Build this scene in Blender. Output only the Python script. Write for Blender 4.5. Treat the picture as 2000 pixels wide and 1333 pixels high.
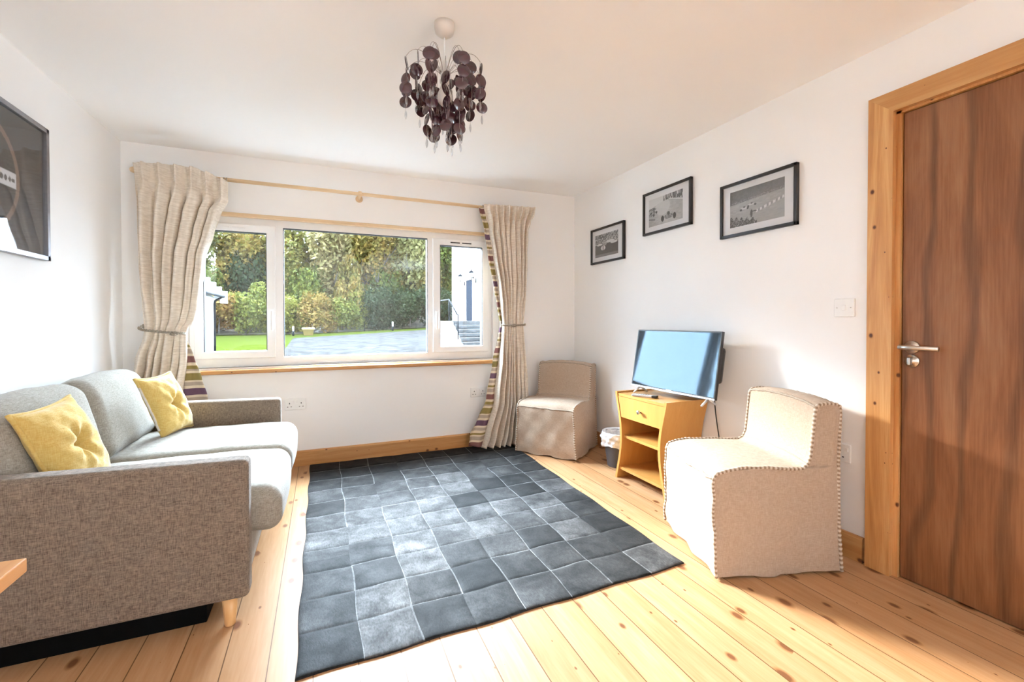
import bpy, bmesh, math, random
import numpy as np
from mathutils import Vector, Matrix

for o in list(bpy.data.objects):
    bpy.data.objects.remove(o, do_unlink=True)
C = bpy.context.scene.collection
SC = bpy.context.scene
PI = math.pi
rng = random.Random(7)
nrng = np.random.default_rng(7)

# ------------------------------------------------------------------ camera
CAM_H = 1.10
cd = bpy.data.cameras.new('camera')
cam = bpy.data.objects.new('camera', cd)
C.objects.link(cam)
cd.sensor_width = 36.0
cd.sensor_fit = 'HORIZONTAL'
cd.lens = 872.4 / 2000 * 36
cd.shift_y = (638.3 - 666.5) / 2000
cd.clip_start = 0.02
cd.clip_end = 300
cR = Vector((0.91998, -0.39195, -0.00126))
cU = Vector((0.00610, 0.01111, 0.99992))
cF = Vector((0.39191, 0.91992, -0.01261))
m = Matrix.Identity(4)
for i in range(3):
    m[i][0], m[i][1], m[i][2] = cR[i], cU[i], -cF[i]
m[2][3] = CAM_H
cam.matrix_world = m
SC.camera = cam

# ------------------------------------------------------------------ world, light, exposure
SKY_LOW, SKY_HIGH = 4.0, 46.0            # dull sky behind the house, bright veiled sun beyond the trees
EXPOSURE = 1.72
w = bpy.data.worlds.new('sky')
SC.world = w
w.use_nodes = True
wn = w.node_tree.nodes
wl = w.node_tree.links
bg = wn['Background']
tc = wn.new('ShaderNodeTexCoord')
dp = wn.new('ShaderNodeVectorMath')
dp.operation = 'DOT_PRODUCT'
dp.inputs[1].default_value = Vector((-0.20, 0.93, 0.30)).normalized()
wl.new(tc.outputs['Generated'], dp.inputs[0])
mr = wn.new('ShaderNodeMapRange')
mr.interpolation_type = 'SMOOTHSTEP'
mr.inputs['From Min'].default_value = 0.0
mr.inputs['From Max'].default_value = 0.9
mr.inputs['To Min'].default_value = SKY_LOW
mr.inputs['To Max'].default_value = SKY_HIGH
wl.new(dp.outputs['Value'], mr.inputs['Value'])
wl.new(mr.outputs['Result'], bg.inputs['Strength'])
nz = wn.new('ShaderNodeTexNoise')
nz.inputs['Scale'].default_value = 2.2
nz.inputs['Detail'].default_value = 4
cr = wn.new('ShaderNodeValToRGB')
cr.color_ramp.elements[0].position = 0.35
cr.color_ramp.elements[0].color = (0.62, 0.80, 1.0, 1)
cr.color_ramp.elements[1].position = 0.62
cr.color_ramp.elements[1].color = (0.75, 0.87, 1.0, 1)
wl.new(tc.outputs['Generated'], nz.inputs['Vector'])
wl.new(nz.outputs['Fac'], cr.inputs['Fac'])
wl.new(cr.outputs['Color'], bg.inputs['Color'])

sd = bpy.data.lights.new('sun', 'SUN')
sd.energy = 4.5
sd.angle = math.radians(11)
sd.color = (1.0, 0.93, 0.82)
sun = bpy.data.objects.new('sun', sd)
C.objects.link(sun)
sun_dir = Vector((0.43, -0.85, -0.38)).normalized()      # the way the light travels
sun.rotation_euler = sun_dir.to_track_quat('-Z', 'Y').to_euler()
sun.location = (-6, 12, 8)

SC.view_settings.view_transform = 'Standard'
SC.view_settings.look = 'None'
SC.view_settings.gamma = 1.0
SC.view_settings.use_curve_mapping = False
SC.view_settings.exposure = EXPOSURE
try:
    SC.cycles.use_denoising = True
    SC.cycles.max_bounces = 14
    SC.cycles.diffuse_bounces = 8
    SC.cycles.glossy_bounces = 4
    SC.cycles.transparent_max_bounces = 16
    SC.cycles.sample_clamp_indirect = 8
    SC.cycles.caustics_reflective = False
    SC.cycles.caustics_refractive = False
except Exception:
    pass

# room numbers
XL, XR, YB, YF, ZC = -1.2205, 2.2575, 3.752, -3.70, 2.297
WX0, WX1, WZ0, WZ1 = -0.862, 1.415, 0.765, 1.868         # window opening
DY0, DY1, DZ = 0.335, 1.120, 1.992                        # door opening


def portal(name, loc, sx, sy, rot):
    ld = bpy.data.lights.new(name, 'AREA')
    ld.shape = 'RECTANGLE'
    ld.size, ld.size_y = sx, sy
    ld.cycles.is_portal = True
    lo = bpy.data.objects.new(name, ld)
    lo.location = loc
    lo.rotation_euler = rot
    C.objects.link(lo)


portal('window_portal', ((WX0 + WX1) / 2, YB + 0.22, (WZ0 + WZ1) / 2), WX1 - WX0, WZ1 - WZ0, (-PI / 2, 0, 0))


# fill lamp, added outside an invented side window behind the viewer
ld = bpy.data.lights.new('side_fill_lamp', 'AREA')
ld.shape = 'RECTANGLE'
ld.size, ld.size_y = 1.3, 1.9
ld.energy = 62
ld.color = (0.85, 0.93, 1.0)
lo = bpy.data.objects.new('side_fill_lamp', ld)
lo.location = (XR + 0.45, -2.09, 1.3)
lo.rotation_euler = (PI / 2, 0, PI / 2)
C.objects.link(lo)


# ------------------------------------------------------------------ helpers
def tag(o, label=None, cat=None, group=None, kind=None):
    if label:
        o['label'] = label
    if cat:
        o['category'] = cat
    if group:
        o['group'] = group
    if kind:
        o['kind'] = kind
    return o


def thing(name, label, cat, loc=(0, 0, 0), rotz=0.0, group=None, kind=None):
    o = bpy.data.objects.new(name, None)
    o.empty_display_size = 0.1
    C.objects.link(o)
    o.location = loc
    o.rotation_euler = (0, 0, rotz)
    return tag(o, label, cat, group, kind)


class MB:
    """collects shapes, then links them as ONE mesh object"""

    def __init__(self):
        self.v, self.f, self.sm = [], [], []

    def add(self, vs, fs, smooth=False):
        b = len(self.v)
        self.v += [tuple(p) for p in vs]
        self.f += [tuple(b + i for i in f) for f in fs]
        self.sm += [smooth] * len(fs)
        return self

    def box(self, a, b):
        x0, y0, z0 = a
        x1, y1, z1 = b
        vs = [(x0, y0, z0), (x1, y0, z0), (x1, y1, z0), (x0, y1, z0), (x0, y0, z1), (x1, y0, z1), (x1, y1, z1), (x0, y1, z1)]
        return self.add(vs, [(0, 3, 2, 1), (4, 5, 6, 7), (0, 1, 5, 4), (1, 2, 6, 5), (2, 3, 7, 6), (3, 0, 4, 7)])

    def bbox(self, a, b, r=0.004, seg=2):
        """box with rounded edges"""
        bm = bmesh.new()
        bmesh.ops.create_cube(bm, size=1)
        s = [b[i] - a[i] for i in range(3)]
        c = [(b[i] + a[i]) / 2 for i in range(3)]
        for vv in bm.verts:
            vv.co = Vector([vv.co[i] * s[i] + c[i] for i in range(3)])
        r = min(r, min(s) * 0.45)
        bmesh.ops.bevel(bm, geom=list(bm.edges), offset=r, segments=seg, affect='EDGES', profile=0.5)
        bm.verts.index_update()
        self.add([vv.co[:] for vv in bm.verts], [[q.index for q in f.verts] for f in bm.faces], False)
        bm.free()
        return self

    def prism(self, poly, axis, a, b):
        """polygon extruded along an axis; poly gives the two other coordinates in order"""
        n = len(poly)

        def P(p, t):
            if axis == 'x':
                return (t, p[0], p[1])
            if axis == 'y':
                return (p[0], t, p[1])
            return (p[0], p[1], t)
        vs = [P(p, a) for p in poly] + [P(p, b) for p in poly]
        fs = [tuple(range(n))[::-1], tuple(range(n, 2 * n))] + [(i, (i + 1) % n, n + (i + 1) % n, n + i) for i in range(n)]
        return self.add(vs, fs)

    def tube(self, pts, r, n=8, cap=True):
        pts = [Vector(p) for p in pts]
        rs = r if isinstance(r, (list, tuple)) else [r] * len(pts)
        vs, fs = [], []
        up = None
        for i, p in enumerate(pts):
            t = (pts[min(i + 1, len(pts) - 1)] - pts[max(i - 1, 0)])
            if t.length < 1e-9:
                t = Vector((0, 0, 1))
            t.normalize()
            if up is None:
                up = Vector((0, 0, 1)) if abs(t.z) < 0.9 else Vector((1, 0, 0))
            s = t.cross(up)
            if s.length < 1e-6:
                s = t.orthogonal()
            s.normalize()
            up = s.cross(t).normalized()
            for k in range(n):
                a = 2 * PI * k / n
                vs.append(p + (s * math.cos(a) + up * math.sin(a)) * rs[i])
        for i in range(len(pts) - 1):
            for k in range(n):
                k2 = (k + 1) % n
                fs.append((i * n + k, i * n + k2, (i + 1) * n + k2, (i + 1) * n + k))
        if cap:
            fs.append(tuple(range(n))[::-1])
            fs.append(tuple((len(pts) - 1) * n + k for k in range(n)))
        return self.add(vs, fs, True)

    def lathe(self, prof, c=(0, 0, 0), axis='z', n=24):
        """prof: (radius, height) pairs"""
        vs, fs = [], []
        for r, h in prof:
            for k in range(n):
                a = 2 * PI * k / n
                u, v = r * math.cos(a), r * math.sin(a)
                p = {'z': (u, v, h), 'x': (h, u, v), 'y': (u, h, v)}[axis]
                vs.append((c[0] + p[0], c[1] + p[1], c[2] + p[2]))
        for i in range(len(prof) - 1):
            for k in range(n):
                k2 = (k + 1) % n
                fs.append((i * n + k, i * n + k2, (i + 1) * n + k2, (i + 1) * n + k))
        fs.append(tuple(range(n))[::-1])
        fs.append(tuple((len(prof) - 1) * n + k for k in range(n)))
        return self.add(vs, fs, True)

    def grid(self, fn, nu, nv, smooth=True, wrap=False):
        vs = [fn(i / nu, j / nv) for j in range(nv + 1) for i in range(nu + 1)]
        fs = [(j * (nu + 1) + i, j * (nu + 1) + i + 1, (j + 1) * (nu + 1) + i + 1, (j + 1) * (nu + 1) + i) for j in range(nv) for i in range(nu)]
        return self.add(vs, fs, smooth)

    def rbox(self, h, r, nm=8, nc=4, fn=None, loc=(0, 0, 0), rot=None):
        """soft rounded box with half sizes h; fn moves a point (local, given also as -1..1)"""
        h = Vector(h)

        def samples(hh):
            rr = min(r, hh * 0.98)
            inner = hh - rr
            a = [-hh + rr * (1 - math.cos(PI / 2 * k / nc)) * 1.0 for k in range(nc)]
            a = [-inner - rr * math.tan(PI / 4 * (1 - k / nc)) for k in range(nc)]
            mid = [-inner + 2 * inner * k / nm for k in range(nm + 1)]
            return a + mid + [-t for t in a[::-1]]
        ax = [samples(h[i]) for i in range(3)]
        idx, vs, fs = {}, [], []

        def vert(c):
            key = tuple(round(t, 6) for t in c)
            if key in idx:
                return idx[key]
            c = Vector(c)
            inn = Vector([max(-(h[i] - min(r, h[i] * 0.98)), min(h[i] - min(r, h[i] * 0.98), c[i])) for i in range(3)])
            d = c - inn
            rr = min(r, min(h) * 0.98)
            if d.length > 1e-9:
                dn = d.normalized()
                p = Vector([inn[i] + dn[i] * min(r, h[i] * 0.98) for i in range(3)])
            else:
                p = c
            if fn:
                p = Vector(fn(p, Vector([p[i] / h[i] for i in range(3)])))
            if rot is not None:
                p = rot @ p
            p = p + Vector(loc)
            idx[key] = len(vs)
            vs.append(p[:])
            return idx[key]
        for a in range(3):
            b, c = (a + 1) % 3, (a + 2) % 3
            for s in (-1, 1):
                A, B = ax[b], ax[c]
                for i in range(len(A) - 1):
                    for j in range(len(B) - 1):
                        q = []
                        for (u, v) in ((A[i], B[j]), (A[i + 1], B[j]), (A[i + 1], B[j + 1]), (A[i], B[j + 1])):
                            p = [0, 0, 0]
                            p[a], p[b], p[c] = s * h[a], u, v
                            q.append(vert(p))
                        fs.append(tuple(q if s > 0 else q[::-1]))
        return self.add(vs, fs, True)

    def build(self, name, mat, parent=None, world=False):
        me = bpy.data.meshes.new(name)
        vs = self.v
        if world and parent is not None:
            L = Vector((0, 0, 0))
            q = parent
            while q is not None:
                L = L + q.location
                q = q.parent
            vs = [(p[0] - L[0], p[1] - L[1], p[2] - L[2]) for p in vs]
        me.from_pydata(vs, [], self.f)
        me.polygons.foreach_set('use_smooth', self.sm)
        me.validate()
        me.update()
        o = bpy.data.objects.new(name, me)
        C.objects.link(o)
        if parent is not None:
            o.parent = parent
        if mat is not None:
            me.materials.append(mat)
        return o


def recalc(o):
    bm = bmesh.new()
    bm.from_mesh(o.data)
    bmesh.ops.recalc_face_normals(bm, faces=bm.faces)
    bm.to_mesh(o.data)
    bm.free()
    return o


def struct(name, mb, mat, label=None, cat=None):
    return tag(mb.build(name, mat), label, cat, None, 'structure')


def fbm(x, y, z=0.0):
    return (math.sin(x * 1.7 + y * 2.3 + z) + math.sin(x * 3.1 - y * 1.9 + 1.3 + z * 2) * 0.6 + math.sin(x * 5.3 + y * 4.7 + 2.1 - z) * 0.35) / 1.95


# ------------------------------------------------------------------ materials
class NT:
    def __init__(self, name):
        self.m = bpy.data.materials.new(name)
        self.m.use_nodes = True
        self.n = self.m.node_tree.nodes
        self.l = self.m.node_tree.links
        self.b = self.n['Principled BSDF']

    def new(self, t, **kw):
        q = self.n.new(t)
        for k, v in kw.items():
            setattr(q, k, v)
        return q

    def coord(self, kind='Object', scale=(1, 1, 1), loc=(0, 0, 0)):
        t = self.new('ShaderNodeTexCoord')
        mp = self.new('ShaderNodeMapping')
        mp.inputs['Scale'].default_value = scale
        mp.inputs['Location'].default_value = loc
        self.l.new(t.outputs[kind], mp.inputs['Vector'])
        return mp.outputs['Vector']

    def noise(self, vec, scale, detail=3, rough=0.5, dist=0.0):
        q = self.new('ShaderNodeTexNoise')
        q.inputs['Scale'].default_value = scale
        q.inputs['Detail'].default_value = detail
        q.inputs['Roughness'].default_value = rough
        q.inputs['Distortion'].default_value = dist
        self.l.new(vec, q.inputs['Vector'])
        return q.outputs['Fac']

    def ramp(self, fac, stops, interp='LINEAR'):
        q = self.new('ShaderNodeValToRGB')
        e = q.color_ramp.elements
        q.color_ramp.interpolation = interp
        while len(e) < len(stops):
            e.new(0.5)
        for i, (p, c) in enumerate(stops):
            e[i].position = p
            e[i].color = (c[0], c[1], c[2], 1) if isinstance(c, (tuple, list)) else (c, c, c, 1)
        self.l.new(fac, q.inputs['Fac'])
        return q.outputs['Color']

    def mix(self, fac, a, b, mode='MIX'):
        q = self.new('ShaderNodeMix', data_type='RGBA', blend_type=mode)
        for s, v in ((q.inputs[0], fac), (q.inputs[6], a), (q.inputs[7], b)):
            if hasattr(v, 'node'):
                self.l.new(v, s)
            elif isinstance(v, (tuple, list)):
                s.default_value = (v[0], v[1], v[2], 1)
            else:
                s.default_value = v
        return q.outputs[2]

    def math(self, op, a, b=None):
        q = self.new('ShaderNodeMath', operation=op)
        for s, v in ((q.inputs[0], a), (q.inputs[1], b)):
            if v is None:
                continue
            if hasattr(v, 'node'):
                self.l.new(v, s)
            else:
                s.default_value = v
        return q.outputs[0]

    def bump(self, h, strength=0.3, dist=0.01):
        q = self.new('ShaderNodeBump')
        q.inputs['Strength'].default_value = strength
        q.inputs['Distance'].default_value = dist
        self.l.new(h, q.inputs['Height'])
        self.l.new(q.outputs['Normal'], self.b.inputs['Normal'])

    def set(self, **kw):
        names = {'color': 'Base Color', 'rough': 'Roughness', 'metal': 'Metallic', 'spec': 'Specular IOR Level', 'sheen': 'Sheen Weight',
                 'coat': 'Coat Weight', 'coat_rough': 'Coat Roughness', 'sheen_rough': 'Sheen Roughness', 'trans': 'Transmission Weight', 'ior': 'IOR'}
        for k, v in kw.items():
            s = self.b.inputs[names[k]]
            if hasattr(v, 'node'):
                self.l.new(v, s)
            elif isinstance(v, (tuple, list)):
                s.default_value = (v[0], v[1], v[2], 1)
            else:
                s.default_value = v
        return self


def plain(name, col, rough=0.5, var=0.06, scale=40, metal=0.0, bump=0.0, spec=0.5, **kw):
    t = NT(name)
    vec = t.coord()
    n = t.noise(vec, scale, 3)
    d = tuple(max(0, c * (1 - var)) for c in col)
    u = tuple(min(1, c * (1 + var)) for c in col)
    t.set(color=t.ramp(n, [(0.3, d), (0.7, u)]), rough=rough, metal=metal, spec=spec, **kw)
    if bump:
        t.bump(n, bump, 0.004)
    return t.m


def wood(name, base, dark, light, along='x', scale=1.0, rough=0.4, knots=0.0, knot_col=(0.12, 0.04, 0.015), fig=1.0, coat=0.0):
    t = NT(name)
    k = {'x': (0.06, 1, 1), 'y': (1, 0.06, 1), 'z': (1, 1, 0.06)}[along]
    vec = t.coord(scale=k)
    n1 = t.noise(vec, 26 * scale, 4, 0.6, 0.6 * fig)
    vec2 = t.coord(scale=tuple(q * (1.8 if q == 1 else 1.0) for q in k))
    n2 = t.noise(vec2, 120 * scale, 3, 0.6)
    col = t.ramp(n1, [(0.3, dark), (0.52, base), (0.7, light)])
    col = t.mix(0.25, col, t.ramp(n2, [(0.3, dark), (0.7, light)]))
    if knots:
        tco = t.new('ShaderNodeTexCoord')
        sp = t.new('ShaderNodeSeparateXYZ')
        t.l.new(tco.outputs['Object'], sp.inputs[0])
        L_, A_, B_ = {'x': ('X', 'Y', 'Z'), 'y': ('Y', 'X', 'Z'), 'z': ('Z', 'X', 'Y')}[along]
        cb = t.new('ShaderNodeCombineXYZ')
        t.l.new(t.math('ADD', sp.outputs[A_], sp.outputs[B_]), cb.inputs['X'])
        t.l.new(t.math('MULTIPLY', sp.outputs[L_], 0.75), cb.inputs['Y'])
        vo = t.new('ShaderNodeTexVoronoi', voronoi_dimensions='2D')
        vo.inputs['Scale'].default_value = knots
        t.l.new(cb.outputs[0], vo.inputs['Vector'])
        sc = t.new('ShaderNodeSeparateColor')
        t.l.new(vo.outputs['Color'], sc.inputs[0])
        sz = t.math('ADD', t.math('MULTIPLY', t.math('POWER', sc.outputs['Red'], 1.5), 0.13), 0.004)
        q = t.math('DIVIDE', vo.outputs['Distance'], sz)
        col = t.mix(t.ramp(q, [(0.6, 0.45), (1.0, 0.0)]), col, dark)
        col = t.mix(t.ramp(q, [(0.35, 1.0), (0.75, 0.0)]), col, knot_col)
    t.set(color=col, rough=rough, coat=coat, coat_rough=0.15)
    t.bump(n2, 0.08, 0.002)
    return t.m


M = {}
t = NT('wall_paint')
v = t.coord()
n = t.noise(v, 90, 4)
t.set(color=t.ramp(t.noise(v, 1.3, 2), [(0.3, (0.88, 0.872, 0.865)), (0.7, (0.905, 0.90, 0.895))]), rough=0.75, spec=0.3)
t.bump(n, 0.05, 0.002)
M['wall'] = t.m
t = NT('ceiling_paint')
v = t.coord()
t.set(color=t.ramp(t.noise(v, 1.1, 2), [(0.3, (0.93, 0.93, 0.93)), (0.7, (0.95, 0.95, 0.95))]), rough=0.8, spec=0.2)
t.bump(t.noise(v, 70, 3), 0.04, 0.002)
M['ceil'] = t.m

# pine floor boards running towards the window
PW = 0.1335
t = NT('pine_floor_boards')
tcn = t.new('ShaderNodeTexCoord')
sx = t.new('ShaderNodeSeparateXYZ')
t.l.new(tcn.outputs['Object'], sx.inputs[0])
xs = t.math('DIVIDE', t.math('SUBTRACT', sx.outputs['X'], 0.1025), PW)
bid = t.math('FLOOR', xs)
fr = t.math('FRACT', xs)
wnz = t.new('ShaderNodeTexWhiteNoise', noise_dimensions='1D')
t.l.new(bid, wnz.inputs['W'])
cmb = t.new('ShaderNodeCombineXYZ')
t.l.new(t.math('ADD', sx.outputs['X'], t.math('MULTIPLY', bid, 3.7)), cmb.inputs['X'])
t.l.new(t.math('ADD', t.math('MULTIPLY', sx.outputs['Y'], 0.07), t.math('MULTIPLY', wnz.outputs['Value'], 9.0)), cmb.inputs['Y'])
g = t.noise(cmb.outputs[0], 22, 4, 0.6, 1.0)
g2 = t.noise(cmb.outputs[0], 110, 2, 0.5, 0.2)
col = t.ramp(g, [(0.3, (0.3970, 0.2003, 0.0865)), (0.5, (0.4528, 0.2487, 0.1217)), (0.72, (0.5084, 0.3069, 0.1731))])
col = t.mix(0.2, col, t.ramp(g2, [(0.3, (0.3853, 0.1924, 0.0715)), (0.7, (0.5632, 0.3574, 0.1977))]))
tone = t.ramp(wnz.outputs['Value'], [(0.0, (0.90, 0.86, 0.80)), (1.0, (1.08, 1.08, 1.08))])
col = t.mix(1.0, col, tone, 'MULTIPLY')
cmk = t.new('ShaderNodeCombineXYZ')
t.l.new(t.math('ADD', sx.outputs['X'], t.math('MULTIPLY', bid, 1.9)), cmk.inputs['X'])
t.l.new(t.math('ADD', t.math('MULTIPLY', sx.outputs['Y'], 0.55), t.math('MULTIPLY', wnz.outputs['Value'], 5.0)), cmk.inputs['Y'])
vo = t.new('ShaderNodeTexVoronoi', voronoi_dimensions='2D')
vo.inputs['Scale'].default_value = 8.2
vo.inputs['Randomness'].default_value = 1.0
t.l.new(cmk.outputs[0], vo.inputs['Vector'])
kr = t.new('ShaderNodeSeparateColor')
t.l.new(vo.outputs['Color'], kr.inputs[0])
ksz = t.math('MULTIPLY', t.math('POWER', kr.outputs['Red'], 1.5), 0.21)
halo = t.math('LESS_THAN', t.math('DIVIDE', vo.outputs['Distance'], t.math('ADD', ksz, 0.001)), 1.0)
kfac = t.ramp(t.math('DIVIDE', vo.outputs['Distance'], t.math('ADD', ksz, 0.001)), [(0.45, 1.0), (1.0, 0.0)])
kh = t.ramp(t.math('DIVIDE', vo.outputs['Distance'], t.math('ADD', ksz, 0.01)), [(0.4, 0.55), (1.0, 0.0)])
col = t.mix(kh, col, (0.62, 0.30, 0.09))
col = t.mix(kfac, col, (0.17, 0.065, 0.025))
seam = t.math('LESS_THAN', t.math('ABSOLUTE', t.math('SUBTRACT', fr, 0.5)), 0.4865)
col = t.mix(seam, (0.13, 0.06, 0.02), col)
t.set(color=col, rough=t.ramp(g, [(0.3, 0.44), (0.7, 0.56)]), spec=0.20)
t.bump(seam, 0.4, 0.002)
M['floor'] = t.m

M['pine_x'] = wood('pine_trim_x', (0.4957, 0.2395, 0.0785), (0.4131, 0.1693, 0.0454), (0.5783, 0.3223, 0.1281), 'x', 1.0, 0.38, 8.0)
M['pine_y'] = wood('pine_trim_y', (0.4957, 0.2395, 0.0785), (0.4131, 0.1693, 0.0454), (0.5783, 0.3223, 0.1281), 'y', 1.0, 0.38, 8.0)
M['pine_z'] = wood('pine_trim_z', (0.58, 0.285, 0.095), (0.40, 0.155, 0.04), (0.70, 0.41, 0.175), 'z', 0.8, 0.38, 10.5, (0.09, 0.025, 0.01), 1.6)
M['beech'] = wood('beech_veneer', (0.5355, 0.2605, 0.0660), (0.4973, 0.2287, 0.0516), (0.5737, 0.2956, 0.0861), 'z', 0.8, 0.35)
M['leg_wood'] = wood('turned_leg_beech', (0.66, 0.38, 0.16), (0.58, 0.32, 0.12), (0.74, 0.46, 0.22), 'z', 1.2, 0.35)
M['pole_wood'] = wood('pale_pole_wood', (0.70, 0.50, 0.30), (0.62, 0.42, 0.23), (0.76, 0.57, 0.36), 'x', 1.5, 0.45)
M['table_wood'] = wood('varnished_table_top', (0.56, 0.27, 0.09), (0.48, 0.21, 0.06), (0.64, 0.34, 0.13), 'y', 1.0, 0.42)

# door: flamed brown veneer
t = NT('brown_door_veneer')
v = t.coord(scale=(1, 1, 0.22))
warp = t.noise(v, 2.6, 2, 0.5)
f1 = t.noise(v, 3.2, 5, 0.6, 2.2)
wv = t.new('ShaderNodeTexWave', wave_type='BANDS', bands_direction='Y')
wv.inputs['Scale'].default_value = 2.2
wv.inputs['Distortion'].default_value = 16.0
wv.inputs['Detail'].default_value = 3.0
wv.inputs['Detail Scale'].default_value = 0.7
t.l.new(t.coord(scale=(1, 1, 0.30)), wv.inputs['Vector'])
fine = t.noise(t.coord(scale=(1, 1, 0.035)), 150, 3, 0.6)
col = t.ramp(f1, [(0.3, (0.165, 0.054, 0.019)), (0.5, (0.255, 0.098, 0.037)), (0.7, (0.335, 0.155, 0.070))])
col = t.mix(t.ramp(wv.outputs['Fac'], [(0.0, 0.75), (0.12, 0.3), (0.28, 0.0)]), col, (0.075, 0.026, 0.012))
col = t.mix(0.35, col, t.ramp(fine, [(0.3, (0.13, 0.045, 0.016)), (0.7, (0.31, 0.15, 0.07))]))
t.set(color=col, rough=0.34, spec=0.4)
t.bump(fine, 0.08, 0.001)
M['door'] = t.m

M['upvc'] = plain('white_window_plastic', (0.86, 0.86, 0.86), 0.3, 0.01)
M['gasket'] = plain('dark_window_gasket', (0.03, 0.03, 0.035), 0.6)
M['white_plastic'] = plain('white_plastic', (0.84, 0.84, 0.83), 0.3, 0.01)
M['rose'] = plain('cream_ceiling_rose', (0.66, 0.60, 0.54), 0.4, 0.01)
M['pinhole'] = plain('dark_slot', (0.05, 0.05, 0.05), 0.6)
M['chrome'] = plain('brushed_steel', (0.62, 0.60, 0.57), 0.28, 0.05, 120, 1.0)
M['black_frame'] = plain('black_frame_lacquer', (0.018, 0.017, 0.018), 0.35, 0.1)
M['mount'] = plain('white_mount_card', (0.86, 0.86, 0.88), 0.9, 0.01)
M['silver_frame'] = plain('gunmetal_frame', (0.30, 0.30, 0.32), 0.3, 0.05, 60, 0.85)
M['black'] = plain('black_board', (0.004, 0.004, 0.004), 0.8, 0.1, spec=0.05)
M['tv_body'] = plain('black_tv_plastic', (0.02, 0.02, 0.022), 0.35, 0.1)
M['tv_trim'] = plain('silver_tv_edge', (0.62, 0.63, 0.65), 0.3, 0.03, 80, 0.8)
M['rope'] = plain('grey_gold_tieback_cord', (0.34, 0.30, 0.24), 0.6, 0.35, 300, 0.2)
M['bin'] = plain('dark_grey_bin_plastic', (0.07, 0.065, 0.07), 0.5, 0.05)
M['remote'] = plain('dark_grey_remote', (0.16, 0.15, 0.15), 0.45, 0.05)
M['remote_pale'] = plain('pale_grey_remote', (0.42, 0.40, 0.39), 0.4, 0.05)
M['wire'] = plain('chrome_wire', (0.55, 0.52, 0.50), 0.25, 0.03, 50, 1.0)

t = NT('tv_screen_glass')
v = t.coord()
t.set(color=t.ramp(t.noise(v, 2, 1), [(0.0, (0.010, 0.014, 0.020)), (1.0, (0.014, 0.018, 0.026))]), rough=0.05, spec=0.62, ior=1.66)
t.b.inputs['Specular Tint'].default_value = (0.62, 0.84, 1.0, 1)
M['screen'] = t.m


def glass(name, tint=(1, 1, 1), base=0.05, power=5.0):
    t = NT(name)
    lw = t.new('ShaderNodeLayerWeight')
    lw.inputs['Blend'].default_value = 0.5
    fac = t.math('ADD', base, t.math('MULTIPLY', t.math('POWER', lw.outputs['Facing'], power), 1 - base))
    tr = t.new('ShaderNodeBsdfTransparent')
    tr.inputs['Color'].default_value = (tint[0], tint[1], tint[2], 1)
    gl = t.new('ShaderNodeBsdfGlossy')
    gl.inputs['Roughness'].default_value = 0.0
    mx = t.new('ShaderNodeMixShader')
    t.l.new(fac, mx.inputs[0])
    t.l.new(tr.outputs[0], mx.inputs[1])
    t.l.new(gl.outputs[0], mx.inputs[2])
    t.l.new(mx.outputs[0], t.n['Material Output'].inputs['Surface'])
    return t.m


M['glass'] = glass('window_glass', (0.96, 0.98, 0.98), 0.04)
M['pic_glass'] = glass('picture_glass', (0.97, 0.97, 0.97), 0.045)
M['crystal'] = glass('clear_crystal', (0.85, 0.86, 0.88), 0.18, 2.0)


def weave(name, c0, c1, scale, rough=0.9, sheen=0.25, bump=0.25, stretch=(1, 1, 1), mottle=None):
    t = NT(name)
    v = t.coord()
    a = t.noise(t.coord(scale=(1, 1, 0.12)), scale, 2, 0.6)
    b = t.noise(t.coord(scale=(0.14, 0.14, 1.0)), scale, 2, 0.6)
    s = t.math('ADD', t.math('MULTIPLY', a, 0.5), t.math('MULTIPLY', b, 0.5))
    col = t.ramp(s, [(0.36, c0), (0.64, c1)])
    if mottle:
        col = t.mix(t.ramp(t.noise(v, mottle[0], 3), [(0.35, 0.0), (0.7, mottle[1])]), col, mottle[2])
    t.set(color=col, rough=rough, sheen=sheen, sheen_rough=0.4, spec=0.15)
    t.bump(t.math('ADD', s, t.math('MULTIPLY', t.noise(v, 7, 3), 1.2)), bump, 0.006)
    return t.m


M['sofa'] = weave('grey_taupe_tweed_shaded', (0.0997, 0.0755, 0.0566), (0.2780, 0.2151, 0.1658), 420, 0.95, 0.15, 0.35)  # sofa tweed with shade put into the colour, for arms and back
M['sofa_lit'] = weave('grey_tweed_lit', (0.2050, 0.1826, 0.1507), (0.3659, 0.3346, 0.2885), 420, 0.95, 0.2, 0.3)  # same sofa tweed, lightened to stand in for strong window light
M['linen'] = weave('cream_linen_cover', (0.385, 0.285, 0.212), (0.49, 0.378, 0.29), 380, 0.95, 0.1, 0.5)
M['linen_seam'] = plain('tan_seam', (0.3600, 0.2880, 0.2240), 0.9, 0.2, 260)
M['yellow'] = weave('mustard_yellow_wool', (0.4937, 0.3216, 0.0823), (0.5834, 0.4264, 0.1571), 300, 0.95, 0.3, 0.25)
M['yellow_dark'] = plain('grey_zip_tape', (0.55, 0.50, 0.44), 0.8, 0.1)
M['curtain'] = weave('beige_curtain_slub', (0.55, 0.46, 0.36), (0.72, 0.63, 0.51), 260, 0.95, 0.1, 0.15)
t = NT('beige_curtain_slub_cloth')
v = t.coord(scale=(0.12, 0.12, 1.0))
a = t.noise(v, 150, 3, 0.65)
b = t.noise(t.coord(scale=(0.4, 0.4, 0.02)), 160, 2, 0.5)
col = t.ramp(a, [(0.34, (0.62, 0.53, 0.43)), (0.66, (0.82, 0.74, 0.64))])
col = t.mix(0.2, col, t.ramp(b, [(0.3, (0.60, 0.52, 0.43)), (0.7, (0.84, 0.76, 0.67))]))
t.set(color=col, rough=0.9, sheen=0.1, spec=0.15)
t.bump(a, 0.15, 0.003)
M['curtain'] = t.m

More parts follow.
